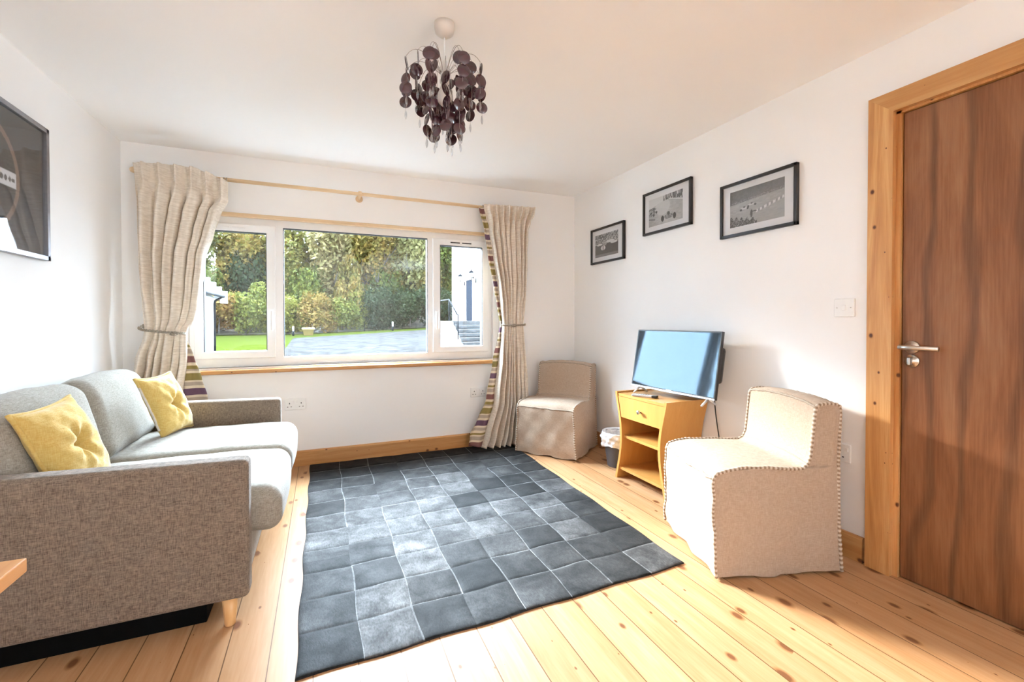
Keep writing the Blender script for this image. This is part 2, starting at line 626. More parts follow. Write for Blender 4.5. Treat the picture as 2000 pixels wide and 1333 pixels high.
# striped lining: bands of plum, olive, taupe and cream across the cloth
t = NT('striped_curtain_lining')
tcn = t.new('ShaderNodeTexCoord')
sx = t.new('ShaderNodeSeparateXYZ')
t.l.new(tcn.outputs['Object'], sx.inputs[0])
zz = t.math('ADD', sx.outputs['Z'], t.math('MULTIPLY', sx.outputs['X'], 0.0))
fr = t.math('FRACT', t.math('DIVIDE', t.math('ADD', zz, 3.0), 0.40))
cream, plum, olive, taupe, rose = (0.70, 0.60, 0.46), (0.15, 0.085, 0.13), (0.27, 0.21, 0.075), (0.42, 0.34, 0.27), (0.23, 0.11, 0.10)
stops = [(0, plum), (.11, cream), (.16, taupe), (.22, cream), (.25, olive), (.37, cream), (.41, taupe), (.44, olive), (.50, cream), (.55, rose),
         (.66, cream), (.70, taupe), (.78, cream), (.81, olive), (.85, cream), (.90, taupe), (.96, cream)]
col = t.ramp(fr, stops, 'CONSTANT')
t.set(color=col, rough=0.9, spec=0.15)
t.bump(t.noise(t.coord(), 260, 2), 0.15, 0.003)
M['lining'] = t.m

t = NT('burgundy_mirror_disc')
v = t.coord()
t.set(color=t.ramp(t.noise(v, 9, 1), [(0.3, (0.040, 0.012, 0.018)), (0.7, (0.058, 0.018, 0.026))]), rough=0.12, spec=0.9)
M['disc'] = t.m
M['bulb'] = plain('white_glass_bulb', (0.86, 0.85, 0.82), 0.2, 0.01)

t = NT('crumpled_clear_bin_liner')
v = t.coord()
t.set(color=t.ramp(t.noise(v, 30, 3), [(0.3, (0.62, 0.63, 0.66)), (0.7, (0.85, 0.86, 0.88))]), rough=0.25, spec=0.6)
t.bump(t.noise(v, 38, 3), 0.6, 0.01)
M['liner'] = t.m


def attr_mat(name, rough=0.6, spec=0.3, extra=None):
    t = NT(name)
    a = t.new('ShaderNodeVertexColor')
    a.layer_name = 'Col'
    t.set(color=a.outputs['Color'], rough=rough, spec=spec)
    return t, a.outputs['Color']


t, c = attr_mat('photographic_print')
t.set(color=t.mix(0.06, c, t.ramp(t.noise(t.coord(), 500, 2), [(0.2, 0.0), (0.8, 1.0)])))
M['print'] = t.m

t, c = attr_mat('blanket_stitch', 0.9, 0.1)
M['linen_stitch'] = t.m

# patchwork hide rug
t, c = attr_mat('patchwork_hide', 0.5, 0.35)
v = t.coord()
hair = t.noise(t.coord(scale=(1, 0.35, 1)), 170, 3, 0.7, 0.4)
b4 = t.new('ShaderNodeTexNoise', noise_dimensions='4D')
b4.inputs['Scale'].default_value = 8.0
b4.inputs['Detail'].default_value = 5
b4.inputs['Roughness'].default_value = 0.62
b4.inputs['Distortion'].default_value = 0.6
t.l.new(v, b4.inputs['Vector'])
vcn = [q for q in t.n if q.type == 'VERTEX_COLOR'][0]
t.l.new(t.math('MULTIPLY', vcn.outputs['Alpha'], 40.0), b4.inputs['W'])
blot = b4.outputs['Fac']
c2 = t.mix(1.0, c, t.ramp(blot, [(0.30, (0.30, 0.30, 0.30)), (0.50, (0.95, 0.95, 0.95)), (0.72, (2.0, 2.0, 2.0))]), 'MULTIPLY')
c2 = t.mix(1.0, c2, t.ramp(hair, [(0.3, (0.60, 0.60, 0.60)), (0.7, (1.35, 1.35, 1.35))]), 'MULTIPLY')
t.set(color=c2, rough=t.ramp(blot, [(0.3, 0.80), (0.7, 0.62)]), sheen=0.03, sheen_rough=0.5, spec=0.12)
t.bump(hair, 0.35, 0.004)
M['rug'] = t.m

# ------------------------------------------------------------------ room shell
WT = 0.22
GZ = -0.32
mb = MB()
mb.box((XL - 0.2, YB, GZ), (WX0, YB + WT, ZC + 0.2))
mb.box((WX1, YB, GZ), (XR + 0.2, YB + WT, ZC + 0.2))
mb.box((WX0, YB, GZ), (WX1, YB + WT, WZ0))
mb.box((WX0, YB, WZ1), (WX1, YB + WT, ZC + 0.2))
struct('wall_back', mb, M['wall'], 'white painted wall around the wide window', 'wall')
struct('wall_left', MB().box((XL - 0.2, YF - 0.2, GZ), (XL, YB, ZC + 0.2)), M['wall'], 'white painted wall behind the grey sofa', 'wall')
mb = MB()
mb.box((XR, DY1, GZ), (XR + 0.2, YB, ZC + 0.2))
SY_0, SY_1, SZ_0, SZ_1 = -2.62, -1.56, 0.45, 2.10          # opening for an invented side window that lets the fill lamp in
mb.box((XR, YF - 0.2, GZ), (XR + 0.2, SY_0, ZC + 0.2))
mb.box((XR, SY_1, GZ), (XR + 0.2, DY0, ZC + 0.2))
mb.box((XR, SY_0, GZ), (XR + 0.2, SY_1, SZ_0))
mb.box((XR, SY_0, SZ_1), (XR + 0.2, SY_1, ZC + 0.2))
mb.box((XR, DY0, DZ), (XR + 0.2, DY1, ZC + 0.2))
mb.box((XR + 0.12, DY0, GZ), (XR + 0.2, DY1, DZ))
struct('wall_right', mb, M['wall'], 'white painted wall with the three pictures and brown door', 'wall')
struct('wall_rear', MB().box((XL - 0.2, YF - 0.2, GZ), (XR + 0.2, YF, ZC + 0.2)), M['wall'], 'white painted wall behind the viewer', 'wall')
struct('ceiling', MB().box((XL, YF, ZC), (XR, YB, ZC + 0.15)), M['ceil'], 'plain white ceiling with the beaded lamp', 'ceiling')
struct('floor', MB().box((XL - 0.1, YF - 0.1, -0.12), (XR + 0.1, YB + 0.1, 0)), M['floor'], 'varnished knotty pine floorboards', 'floor')

mb = MB()
mb.prism([(YB, 0), (YB - 0.02, 0), (YB - 0.02, 0.104), (YB - 0.012, 0.114), (YB, 0.114)], 'x', XL, XR - 0.02)
struct('baseboard_back', mb, M['pine_x'], 'knotty pine skirting board under the window', 'skirting board')
mb = MB()
mb.prism([(XR, 0), (XR - 0.02, 0), (XR - 0.02, 0.104), (XR - 0.012, 0.114), (XR, 0.114)], 'y', DY1 + 0.105, YB)
struct('baseboard_right', mb, M['pine_y'], 'knotty pine skirting board on the wall beside the door', 'skirting board')
mb = MB()
mb.prism([(XL, 0), (XL + 0.02, 0), (XL + 0.02, 0.104), (XL + 0.012, 0.114), (XL, 0.114)], 'y', YF, YB - 0.02)
struct('baseboard_left', mb, M['pine_y'], 'knotty pine skirting board behind the sofa', 'skirting board')

# window sill board and head strip
struct('trim_1', MB().bbox((WX0 - 0.03, YB - 0.05, 0.722), (WX1 + 0.03, YB + 0.09, 0.752), 0.008, 3), M['pine_x'],
       'orange pine window board under the wide window', 'window sill')
struct('trim_2', MB().bbox((WX0 - 0.01, YB - 0.016, WZ1 - 0.012), (WX1 + 0.01, YB + 0.03, WZ1 + 0.014), 0.004), M['pole_wood'],
       'thin pale wooden strip along the top of the window', 'window trim')

# ------------------------------------------------------------------ window
win = thing('window_1', 'wide white plastic window of three panes', 'window', ((WX0 + WX1) / 2, YB + 0.05, WZ0), kind='structure')
FY0, FY1 = YB + 0.045, YB + 0.115
M0, M1, M2, M3 = -0.325, -0.265, 0.834, 0.884      # inner edges of the fixed light / mullions
mb = MB()
mb.bbox((WX0, FY0, WZ0 - 0.01), (WX1, FY1, 0.83), 0.004)
mb.bbox((WX0, FY0, 1.806), (WX1, FY1, WZ1), 0.004)
mb.bbox((WX0, FY0, 0.82), (-0.822, FY1, 1.815), 0.004)
mb.bbox((1.373, FY0, 0.82), (WX1, FY1, 1.815), 0.004)
mb.bbox((M0, FY0, 0.82), (M1, FY1, 1.815), 0.004)
mb.bbox((M2, FY0, 0.82), (M3, FY1, 1.815), 0.004)
fr = mb.build('frame', M['upvc'], win, True)
mb = MB().box((WX0 - 0.0, YB + 0.005, 0.752), (WX1, FY0, 0.765))
mb.build('inner_ledge', M['upvc'], win, True)


def sash(x0, x1, gx0, gx1, vent_x, hx):
    SY0, SY1 = FY0 - 0.022, FY1 - 0.02
    mb = MB()
    mb.bbox((x0, SY0, 0.828), (x1, SY1, 0.880), 0.006)
    mb.bbox((x0, SY0, 1.755), (x1, SY1, 1.810), 0.006)
    mb.bbox((x0, SY0, 0.87), (gx0, SY1, 1.765), 0.006)
    mb.bbox((gx1, SY0, 0.87), (x1, SY1, 1.765), 0.006)
    s = mb.build('sash', M['upvc'], win, True)
    g = MB()
    e = 0.004
    yy = SY0 + 0.006
    g.box((gx0, yy, 0.880), (gx0 + e, SY1 - 0.01, 1.755)).box((gx1 - e, yy, 0.880), (gx1, SY1 - 0.01, 1.755)).box((gx0, yy, 1.755 - e), (gx1, SY1 - 0.01, 1.755)).box((gx0, yy, 0.88), (gx1, SY1 - 0.01, 0.88 + e * 0.5))
    o = g.build('gasket', M['gasket'], s)
    o.location = (0, 0, 0)
    L = win.location
    for vv in o.data.vertices:
        vv.co -= L
    # handle on the sash stile
    h = MB()
    h.bbox((hx - 0.012, SY0 - 0.008, 1.13), (hx + 0.012, SY0 + 0.001, 1.19), 0.004)
    h.tube([(hx, SY0 - 0.006, 1.16), (hx, SY0 - 0.032, 1.16)], 0.007)
    h.bbox((hx - 0.009, SY0 - 0.040, 1.03), (hx + 0.009, SY0 - 0.026, 1.175), 0.005, 3)
    h.build('handle', M['upvc'], s, True)
    # trickle vent in the top rail
    vt = MB()
    for k in (0, 1):
        a = vent_x + k * 0.105
        vt.bbox((a, SY0 - 0.002, 1.776), (a + 0.085, SY0 + 0.004, 1.786), 0.002)
    vt.build('trickle_vent', M['gasket'] if vent_x > 0 else M['upvc'], s, True)
    return s


sash(-0.83, -0.317, -0.772, -0.375, -0.70, -0.343)
sash(0.876, 1.381, 0.939, 1.3236, 1.03, 0.905)
for (a, b, c, d) in ((-0.772, -0.375, 0.88, 1.755), (M1, M2, 0.83, 1.806), (0.939, 1.3236, 0.88, 1.755)):
    MB().box((a - 0.005, YB + 0.070, c - 0.005), (b + 0.005, YB + 0.076, d + 0.005)).build('glass_pane', M['glass'], win, True)
g = MB()
e = 0.004
g.box((M1, FY0 + 0.004, 0.83), (M1 + e, FY1 - 0.02, 1.806)).box((M2 - e, FY0 + 0.004, 0.83), (M2, FY1 - 0.02, 1.806)).box((M1, FY0 + 0.004, 1.806 - e), (M2, FY1 - 0.02, 1.806))
g.build('gasket', M['gasket'], win, True)

w2 = thing('fill_window', 'invented white side window beyond the brown door, for the fill lamp', 'window', (XR + 0.1, (SY_0 + SY_1) / 2, SZ_0), kind='structure')  # made-up window, added so the fill lamp reaches the room
mb = MB()
for (p, q) in (((SY_0, SZ_0), (SY_1, SZ_0 + 0.05)), ((SY_0, SZ_1 - 0.05), (SY_1, SZ_1)), ((SY_0, SZ_0), (SY_0 + 0.05, SZ_1)), ((SY_1 - 0.05, SZ_0), (SY_1, SZ_1))):
    mb.box((XR + 0.08, p[0], p[1]), (XR + 0.14, q[0], q[1]))
mb.build('frame', M['upvc'], w2, True)
MB().box((XR + 0.107, SY_0 + 0.04, SZ_0 + 0.04), (XR + 0.113, SY_1 - 0.04, SZ_1 - 0.04)).build('glass_pane', M['glass'], w2, True)

# ------------------------------------------------------------------ door
dr = thing('door_1', 'flat brown veneered door in a pine frame', 'door', (XR, (DY0 + DY1) / 2, 0), kind='structure')
MB().bbox((XR + 0.012, DY0 + 0.026, 0.006), (XR + 0.054, DY1 - 0.024, DZ - 0.018), 0.002).build('leaf', M['door'], dr, True)
mb = MB()
mb.box((XR, DY1 - 0.020, 0), (XR + 0.12, DY1, DZ))
mb.box((XR, DY0, 0), (XR + 0.12, DY0 + 0.020, DZ))
mb.box((XR, DY0, DZ - 0.014), (XR + 0.12, DY1, DZ))
mb.build('lining', M['pine_z'], dr, True)
hd = MB()
hx = XR + 0.012
hd.lathe([(0.026, hx), (0.027, hx - 0.004), (0.025, hx - 0.008), (0.010, hx - 0.010), (0.010, hx - 0.044)], (0, 1.060, 0.988), 'x', 28)
hd.tube([(hx - 0.044, 1.087, 0.988), (hx - 0.046, 1.055, 0.988), (hx - 0.046, 0.955, 0.987)], 0.0095, 12)
hd.build('lever_handle', M['chrome'], dr, True)
tl = MB()
tl.lathe([(0.026, hx), (0.027, hx - 0.004), (0.025, hx - 0.008), (0.012, hx - 0.009), (0.012, hx - 0.012)], (0, 1.060, 0.930), 'x', 28)
tl.bbox((hx - 0.030, 1.054, 0.914), (hx - 0.010, 1.066, 0.946), 0.004)
tl.build('thumb_turn', M['chrome'], dr, True)

AW = 0.100
mb = MB()
xo, xi = XR - 0.024, XR + 0.001
poly = [(DY1 + 0.004, 0.012), (DY1 + 0.004, 0.0)]
mb = MB()
y0, y1, zt = DY0 - AW, DY1 + AW, DZ + AW - 0.010
b0, b1, bt = DY0 + 0.004, DY1 - 0.002, DZ - 0.004
# mitred: left upright, right upright as seen, and head; outer step bevel
mb.add([(xi, y1, 0), (xi, b1, 0), (xi, b1, bt), (xi, y1, zt), (xo, y1 - 0.008, 0), (xo, b1, 0), (xo, b1, bt), (xo, y1 - 0.008, zt - 0.008)],
       [(0, 1, 2, 3), (4, 7, 6, 5), (0, 3, 7, 4), (1, 5, 6, 2), (0, 4, 5, 1), (3, 2, 6, 7)])
mb.add([(xi, y0, 0), (xi, b0, 0), (xi, b0, bt), (xi, y0, zt), (xo, y0 + 0.008, 0), (xo, b0, 0), (xo, b0, bt), (xo, y0 + 0.008, zt - 0.008)],
       [(0, 3, 2, 1), (4, 5, 6, 7), (0, 4, 7, 3), (1, 2, 6, 5), (0, 1, 5, 4), (3, 7, 6, 2)])
struct('trim_3', mb, M['pine_z'], 'knotty pine architrave up the sides of the brown door', 'door frame')
mb = MB()
mb.add([(xi, y1, zt), (xi, b1, bt), (xi, b0, bt), (xi, y0, zt), (xo, y1 - 0.008, zt - 0.008), (xo, b1, bt), (xo, b0, bt), (xo, y0 + 0.008, zt - 0.008)],
       [(0, 1, 2, 3), (4, 7, 6, 5), (0, 3, 7, 4), (1, 5, 6, 2), (0, 4, 5, 1), (3, 2, 6, 7)])
struct('trim_4', mb, M['pine_y'], 'knotty pine architrave across the top of the brown door', 'door frame')


# ------------------------------------------------------------------ wall plates
def socket(x, label, wall='back', z=0.472, two=True, y=None):
    t = thing('wall_socket', label, 'socket', (x, YB, z) if wall == 'back' else (XR, y, z), 0 if wall == 'back' else -PI / 2, 'white wall sockets')
    W = 0.146 if two else 0.086
    MB().bbox((-W / 2, -0.010, -0.043), (W / 2, 0.0, 0.043), 0.004, 2).build('plate', M['white_plastic'], t)
    for cx in ((-0.040, 0.040) if two else (0,)):
        for (p, q) in (((cx - 0.003, 0.002), (cx + 0.003, 0.013)), ((cx - 0.016, -0.021), (cx - 0.008, -0.016)), ((cx + 0.008, -0.021), (cx + 0.016, -0.016))):
            MB().box((p[0], -0.0108, p[1]), (q[0], -0.0095, q[1])).build('pin_slot', M['pinhole'], t)
    for cx in ((-0.013, 0.013) if two else (0.028,)):
        MB().bbox((cx - 0.006, -0.0145, 0.010), (cx + 0.006, -0.009, 0.028), 0.002).build('rocker', M['white_plastic'], t)
    return t


socket(-0.187, 'white double wall socket beside the far arm of the sofa')
socket(1.272, 'white double wall socket beside the right curtain')
socket(0, 'white socket mostly hidden behind the near armchair back', 'right', 0.478, False, 1.325)
t = thing('light_switch', 'white single light switch on the wall beside the door frame', 'light switch', (XR, 1.315, 1.16), -PI / 2)
MB().bbox((-0.045, -0.010, -0.043), (0.045, 0, 0.043), 0.004).build('plate', M['white_plastic'], t)
MB().bbox((-0.009, -0.016, -0.013), (0.009, -0.009, 0.013), 0.003).build('rocker', M['white_plastic'], t)
for q in (-0.030, 0.030):
    MB().lathe([(0.003, -0.0085), (0.0028, -0.0112)], (q, 0, 0), 'y', 10).build('screw', M['chrome'], t)


# ------------------------------------------------------------------ prints painted on a fine grid
def raster(W, H, fn):
    a = np.zeros((H + 1, W + 1))
    for j in range(H + 1):
        for i in range(W + 1):
            a[j, i] = fn(i / W, j / H)
    return np.clip(a, 0, 1)


def print_mesh(name, mat, parent, P00, du, dv, arr):
    """arr[j,i] from the lower left corner; each value is an albedo or an rgb triple"""
    H, W = arr.shape[0] - 1, arr.shape[1] - 1
    P00, du, dv = Vector(P00), Vector(du), Vector(dv)
    vs = [(P00 + du * (i / W) + dv * (j / H))[:] for j in range(H + 1) for i in range(W + 1)]
    fs = [(j * (W + 1) + i, j * (W + 1) + i + 1, (j + 1) * (W + 1) + i + 1, (j + 1) * (W + 1) + i) for j in range(H) for i in range(W)]
    o = MB().add(vs, fs).build(name, mat, parent)
    ca = o.data.color_attributes.new('Col', 'FLOAT_COLOR', 'POINT')
    buf = np.ones((len(vs), 4))
    a = arr.reshape(len(vs), -1)
    buf[:, :3] = a if a.shape[1] == 3 else np.repeat(a, 3, 1)
    ca.data.foreach_set('color', buf.ravel())
    return o


def blob(x, y, cx, cy, rx, ry):
    return ((x - cx) / rx) ** 2 + ((y - cy) / ry) ** 2 < 1


R2 = np.random.default_rng(3)
NZ = R2.random((400, 400))


def rn(x, y, s):
    return NZ[int(y * s) % 400, int(x * s) % 400]


def pic_hill(x, y):
    g = 0.33 + 0.10 * y
    top = 0.62 + 0.10 * x
    if y > top:
        g = 0.10 + 0.07 * rn(x, y, 60) + 0.05 * x
        if y < top + 0.06 and rn(x, y, 90) > 0.6:
            g += 0.16
    else:
        g = 0.36 + 0.10 * rn(x * 0.4, y, 40) * (1 if y > 0.3 else 0.6)
    if abs(y - (0.10 + 0.42 * x)) < 0.035 and x > 0.5:
        g = 0.75 if int(x * 26) % 2 else 0.3
    for cx, cy, s in ((0.28, 0.47, 1), (0.42, 0.53, 0.9)):
        if blob(x, y, cx, cy, 0.075 * s, 0.028 * s):
            g = 0.62
        if blob(x, y, cx - 0.06, cy - 0.035, 0.022, 0.03) or blob(x, y, cx + 0.07, cy - 0.02, 0.022, 0.03) or blob(x, y, cx, cy + 0.03, 0.02, 0.02):
            g = 0.06
    if y < 0.26 - 0.30 * x + 0.05 * math.sin(x * 60) and x < 0.52:
        g = 0.05 + 0.28 * (rn(x, y, 70) > 0.7)
    if blob(x, y, 0.42, 0.28, 0.022, 0.11) or blob(x, y, 0.47, 0.33, 0.06, 0.012):
        g = 0.07
    return g


def pic_road(x, y):
    hz = 0.62 + 0.20 * math.sin(min(1, x) * 2.6)
    g = 0.74 if y > hz else 0.50 - 0.25 * abs(x - 0.5) + 0.12 * rn(x * 0.3, y, 45)
    if x > 0.45 and y > hz - 0.02 and y < hz + 0.10 + 0.55 * (x - 0.4) + 0.10 * rn(x, 0.3, 70) and rn(x, y * 0.15, 60) > 0.25:
        g = 0.05 + 0.12 * rn(x, y, 80)
    if blob(x, y, 0.42, 0.62, 0.22, 0.30) and y < hz:
        g = 0.66
    if x > 0.6 and abs(y - (0.86 - 0.42 * (x - 0.55))) < 0.018:
        g = 0.8
    for cx, cy, s in ((0.16, 0.50, 0.6), (0.06, 0.42, 0.7), (0.60, 0.22, 1.25)):
        if blob(x, y, cx, cy, 0.10 * s, 0.07 * s):
            g = 0.16 + 0.35 * (rn(x, y, 55) > 0.75)
        if blob(x, y, cx - 0.14 * s, cy - 0.03 * s, 0.035 * s, 0.085 * s) or blob(x, y, cx + 0.14 * s, cy - 0.03 * s, 0.035 * s, 0.085 * s):
            g = 0.03
        if blob(x, y, cx, cy + 0.085 * s, 0.035 * s, 0.05 * s):
            g = 0.07
    if x < 0.2 and y < 0.34 and abs(y - 0.28 + 0.3 * x) < 0.02:
        g = 0.12
    if blob(x, y, 0.1, 0.62, 0.13, 0.05) and rn(x, y, 60) > 0.35:
        g = 0.12
    return g


def pic_crowd(x, y):
    g = 0.06 + 0.05 * rn(x * 0.5, y, 60)
    if y > 0.80:
        g = 0.08 + 0.40 * (rn(x, y * 0.35, 55) > 0.55)
    elif y > 0.55:
        g = 0.12 + 0.45 * (rn(x, y, 46) > 0.62)
    for cx, cy, rx, ry in ((0.66, 0.62, 0.17, 0.06), (0.82, 0.54, 0.14, 0.05), (0.20, 0.55, 0.12, 0.05)):
        if blob(x, y, cx, cy, rx, ry):
            g = 0.72
    if blob(x, y, 0.36, 0.38, 0.10, 0.10):
        g = 0.75 if abs(x - 0.36) > 0.02 else 0.1
    if blob(x, y, 0.42, 0.56, 0.10, 0.09):
        g = 0.22 + 0.4 * (rn(x, y, 70) > 0.6)
    if y < 0.12:
        g = 0.22
    return g


def picture(y0, y1, z0, z1, py0, py1, pz0, pz1, fn, label):
    """framed print on the right wall; y0 > y1 in the direction of reading"""
    t = thing('framed_photograph', label, 'picture', (XR, (y0 + y1) / 2, (z0 + z1) / 2), 0, 'black framed racing photographs')
    fw, d = 0.017, 0.024
    a, b = min(y0, y1), max(y0, y1)
    mb = MB()
    x0, x1 = XR - d, XR - 0.001
    for (p, q) in (((x0, a, z0), (x1, b, z0 + fw)), ((x0, a, z1 - fw), (x1, b, z1)), ((x0, a, z0), (x1, a + fw, z1)), ((x0, b - fw, z0), (x1, b, z1))):
        mb.bbox(p, q, 0.0015, 1)
    mb.build('frame', M['black_frame'], t, True)
    MB().box((XR - 0.012, a + fw * 0.6, z0 + fw * 0.6), (XR - 0.004, b - fw * 0.6, z1 - fw * 0.6)).build('mount', M['mount'], t, True)
    arr = raster(110, 74, fn)
    L = t.location
    print_mesh('print', M['print'], t, (XR - 0.0126 - L[0], py0 - L[1], pz0 - L[2]), (0, py1 - py0, 0), (0, 0, pz1 - pz0), arr)
    MB().box((XR - 0.0168, a + fw * 0.8, z0 + fw * 0.8), (XR - 0.0150, b - fw * 0.8, z1 - fw * 0.8)).build('glass', M['pic_glass'], t, True)
    return t


picture(2.014, 1.536, 1.594, 1.912, 1.948, 1.607, 1.650, 1.860, pic_hill, 'framed photo of racing cars on a grey hillside track, nearest the door')
picture(2.727, 2.249, 1.737, 2.050, 2.667, 2.329, 1.793, 1.993, pic_road, 'framed photo of a racing car on a pale tree-lined road, between two others')
picture(3.436, 2.959, 1.602, 1.911, 3.375, 3.041, 1.657, 1.852, pic_crowd, 'framed dark photo of racing cars before a crowd, nearest the window corner')

# big glazed picture on the left wall: a steering wheel against black
t = thing('framed_poster', 'large glossy dark poster of a steering wheel in a grey metal frame', 'picture', (XL, 2.40, 1.70))
a, b, z0, z1 = 1.96, 2.832, 1.388, 2.012
x0, x1 = XL + 0.001, XL + 0.032
fw = 0.022
mb = MB()
for (p, q) in (((x0, a, z0), (x1, b, z0 + fw)), ((x0, a, z1 - fw), (x1, b, z1)), ((x0, a, z0), (x1, a + fw, z1)), ((x0, b - fw, z0), (x1, b, z1))):
    mb.bbox(p, q, 0.0015, 1)
mb.build('frame', M['silver_frame'], t, True)


def pic_wheel(x, y):
    # metres from the middle of the wheel
    u, v = x * 0.85 - 0.425 - 0.0, y * 0.60 - 0.30
    r = math.hypot(u, v)
    base = (0.010, 0.010, 0.012)
    if abs(r - 0.225) < 0.012:
        return (0.20, 0.13, 0.09)
    if abs(v - 0.0) < 0.030 * (1 + 0.2 * abs(u)) and 0.05 < abs(u) < 0.213:
        for c in (0.085, 0.115, 0.143, 0.170, 0.193):
            if math.hypot(abs(u) - c, v) < 0.0125 - 0.025 * (c - 0.085):
                return (0.05, 0.05, 0.05)
        return (0.66, 0.66, 0.68)
    if r < 0.05:
        return (0.5, 0.5, 0.52)
    if v < 0 and abs(u) < 0.028 and r < 0.213:
        return (0.60, 0.60, 0.62)
    return base


arr = np.zeros((121, 171, 3))
for j in range(121):
    for i in range(171):
        arr[j, i] = pic_wheel(i / 170, j / 120)
print_mesh('print', M['print'], t, (0.016, b - 0.011 - 2.40, z0 + 0.012 - 1.70), (0, -(b - a - 0.022), 0), (0, 0, z1 - z0 - 0.024), arr[:, ::-1])
MB().box((XL + 0.004, a + 0.01, z0 + 0.01), (XL + 0.015, b - 0.01, z1 - 0.01)).build('backing', M['black'], t, True)
MB().box((XL + 0.021, a + fw * 0.8, z0 + fw * 0.8), (XL + 0.023, b - fw * 0.8, z1 - fw * 0.8)).build('glass', M['pic_glass'], t, True)

# ------------------------------------------------------------------ rug
RC = [Vector((-0.082, 1.500)), Vector((1.500, 1.538)), Vector((1.545, 3.70)), Vector((-0.087, 3.715))]
TILES = ["28 55 25 33 36 38 33 45", "33 58 38 20 34 36 33 30", "36 30 55 34 42 25 50 25", "33 34 55 50 50 42 45 30", "50 52 52 50 45 50 50 35",
         "42 50 50 50 15 35 20 45", "28 40 42 50 50 18 22 35", "38 35 38 38 45 36 36 25", "32 34 32 34 35 34 33 30", "20 20 24 27 28 26 26 24", "17 16 18 22 21 18 17 16"]  # patch tones; sheen fading towards the window is partly put into them
TV = [[int(q) / 100 for q in r.split()] for r in TILES]
NX, NY, K = 8, 11, 12


def rug_pt(u, v):
    jit = 0.006 * math.sin(v * 23 + u * 5)
    p = (RC[0] * (1 - u) + RC[1] * u) * (1 - v) + (RC[3] * (1 - u) + RC[2] * u) * v
    p = p + Vector((0.004 * math.sin(v * 31 + u * 9), 0.004 * math.sin(u * 27 + v * 7)))
    return p


mb = MB()
CUT = [0.0, 0.016, 0.04, 0.10, 0.20, 0.30, 0.40, 0.5, 0.60, 0.70, 0.80, 0.90, 0.96, 0.984]
K = len(CUT)
US = [(i + c) / NX for i in range(NX) for c in CUT] + [1.0]
VS = [(j + c) / NY for j in range(NY) for c in CUT] + [1.0]
for j, v in enumerate(VS):
    for i, u in enumerate(US):
        p = rug_pt(u, v)
        fu, fv = (u * NX) % 1, (v * NY) % 1
        d = min(min(fu, 1 - fu) * 0.198, min(fv, 1 - fv) * 0.2)
        z = 0.0105 - 0.0035 * math.exp(-(d / 0.008) ** 2) + 0.0012 * fbm(u * 31, v * 37)
        if i in (0, NX * K) or j in (0, NY * K):
            z = 0.006
        mb.v.append((p.x, p.y, z))
W1 = NX * K + 1
for j in range(NY * K):
    for i in range(NX * K):
        mb.f.append((j * W1 + i, j * W1 + i + 1, (j + 1) * W1 + i + 1, (j + 1) * W1 + i))
        mb.sm.append(True)
nt = len(mb.f)
# edge skirt
ring = [j for j in range(W1)] + [j * W1 + W1 - 1 for j in range(1, NY * K + 1)] + [NY * K * W1 + i for i in range(W1 - 2, -1, -1)] + [j * W1 for j in range(NY * K - 1, 0, -1)]
b0 = len(mb.v)
for q in ring:
    x, y, z = mb.v[q]
    mb.v.append((x, y, 0.0005))
for k in range(len(ring)):
    k2 = (k + 1) % len(ring)
    mb.f.append((ring[k], b0 + k, b0 + k2, ring[k2]))
    mb.sm.append(False)
rug = mb.build('rug', M['rug'])
tag(rug, 'large grey and black patchwork hide rug on the floorboards', 'rug')
ca = rug.data.color_attributes.new('Col', 'FLOAT_COLOR', 'CORNER')
buf = np.ones((len(rug.data.loops), 4))
for f in rug.data.polygons:
    if f.index < nt:
        j, i = divmod(f.index, NX * K)
        ti, tj = i // K, j // K
        g = TV[tj][ti] ** 2.7 * 0.40
        ki, kj = i % K, j % K
        if ti == 0 and tj == 3:
            g *= 0.6 if kj < K // 2 else 1.4
        ang = (ti * 7 + tj * 13) % 5
        cu, cv = CUT[ki] - 0.5, CUT[kj] - 0.5
        g *= 1 + 0.5 * (cu * math.cos(ang * 1.3) + cv * math.sin(ang * 1.3))
        c = (g * 1.03, g * 0.99, g * 0.97)
        k1, k2 = (ti * 37 + tj * 91) % 10, (ti * 53 + tj * 29 + 3) % 10
        e = 0
        if (ki == 0 and ti > 0 and k1 > 1) or (kj == 0 and tj > 0 and k2 > 2):
            e = 0.75
        elif (ki == K - 1 and ti < NX - 1 and k1 in (2, 5, 7)) or (kj == K - 1 and tj < NY - 1 and k2 in (4, 8)):
            e = 0.5
        c = tuple(q * (1 - e) + w_ * e for q, w_ in zip(c, (0.17, 0.17, 0.17)))
        buf[list(f.loop_indices), 3] = ((ti * 0.137 + tj * 0.291) % 1)
    else:
        c = (0.02, 0.02, 0.022)
    for l in f.loop_indices:
        buf[l, :3] = c
ca.data.foreach_set('color', buf.ravel())

# ------------------------------------------------------------------ sofa
SX0, SX1, SY0, SY1 = XL + 0.045, -0.247, 1.845, 3.325
AT = 0.092
sofa = thing('sofa', 'grey tweed two-seater sofa with loose cushions and beech legs', 'sofa', ((SX0 + SX1) / 2, (SY0 + SY1) / 2, 0))


def arm(y0, y1, zf, zb):
    h = ((SX1 - SX0) / 2, (y1 - y0) / 2, (zb - 0.10) / 2)

    def fn(p, q):
        k = (p.x + h[0]) / (2 * h[0])
        top = (p.z + h[2]) / (2 * h[2])
        return (p.x, p.y, p.z + top * (zf - zb) * k)
    return MB().rbox(h, 0.022, 6, 4, fn, ((SX0 + SX1) / 2, (y0 + y1) / 2, 0.10 + h[2])).build('arm', M['sofa'], sofa, True)


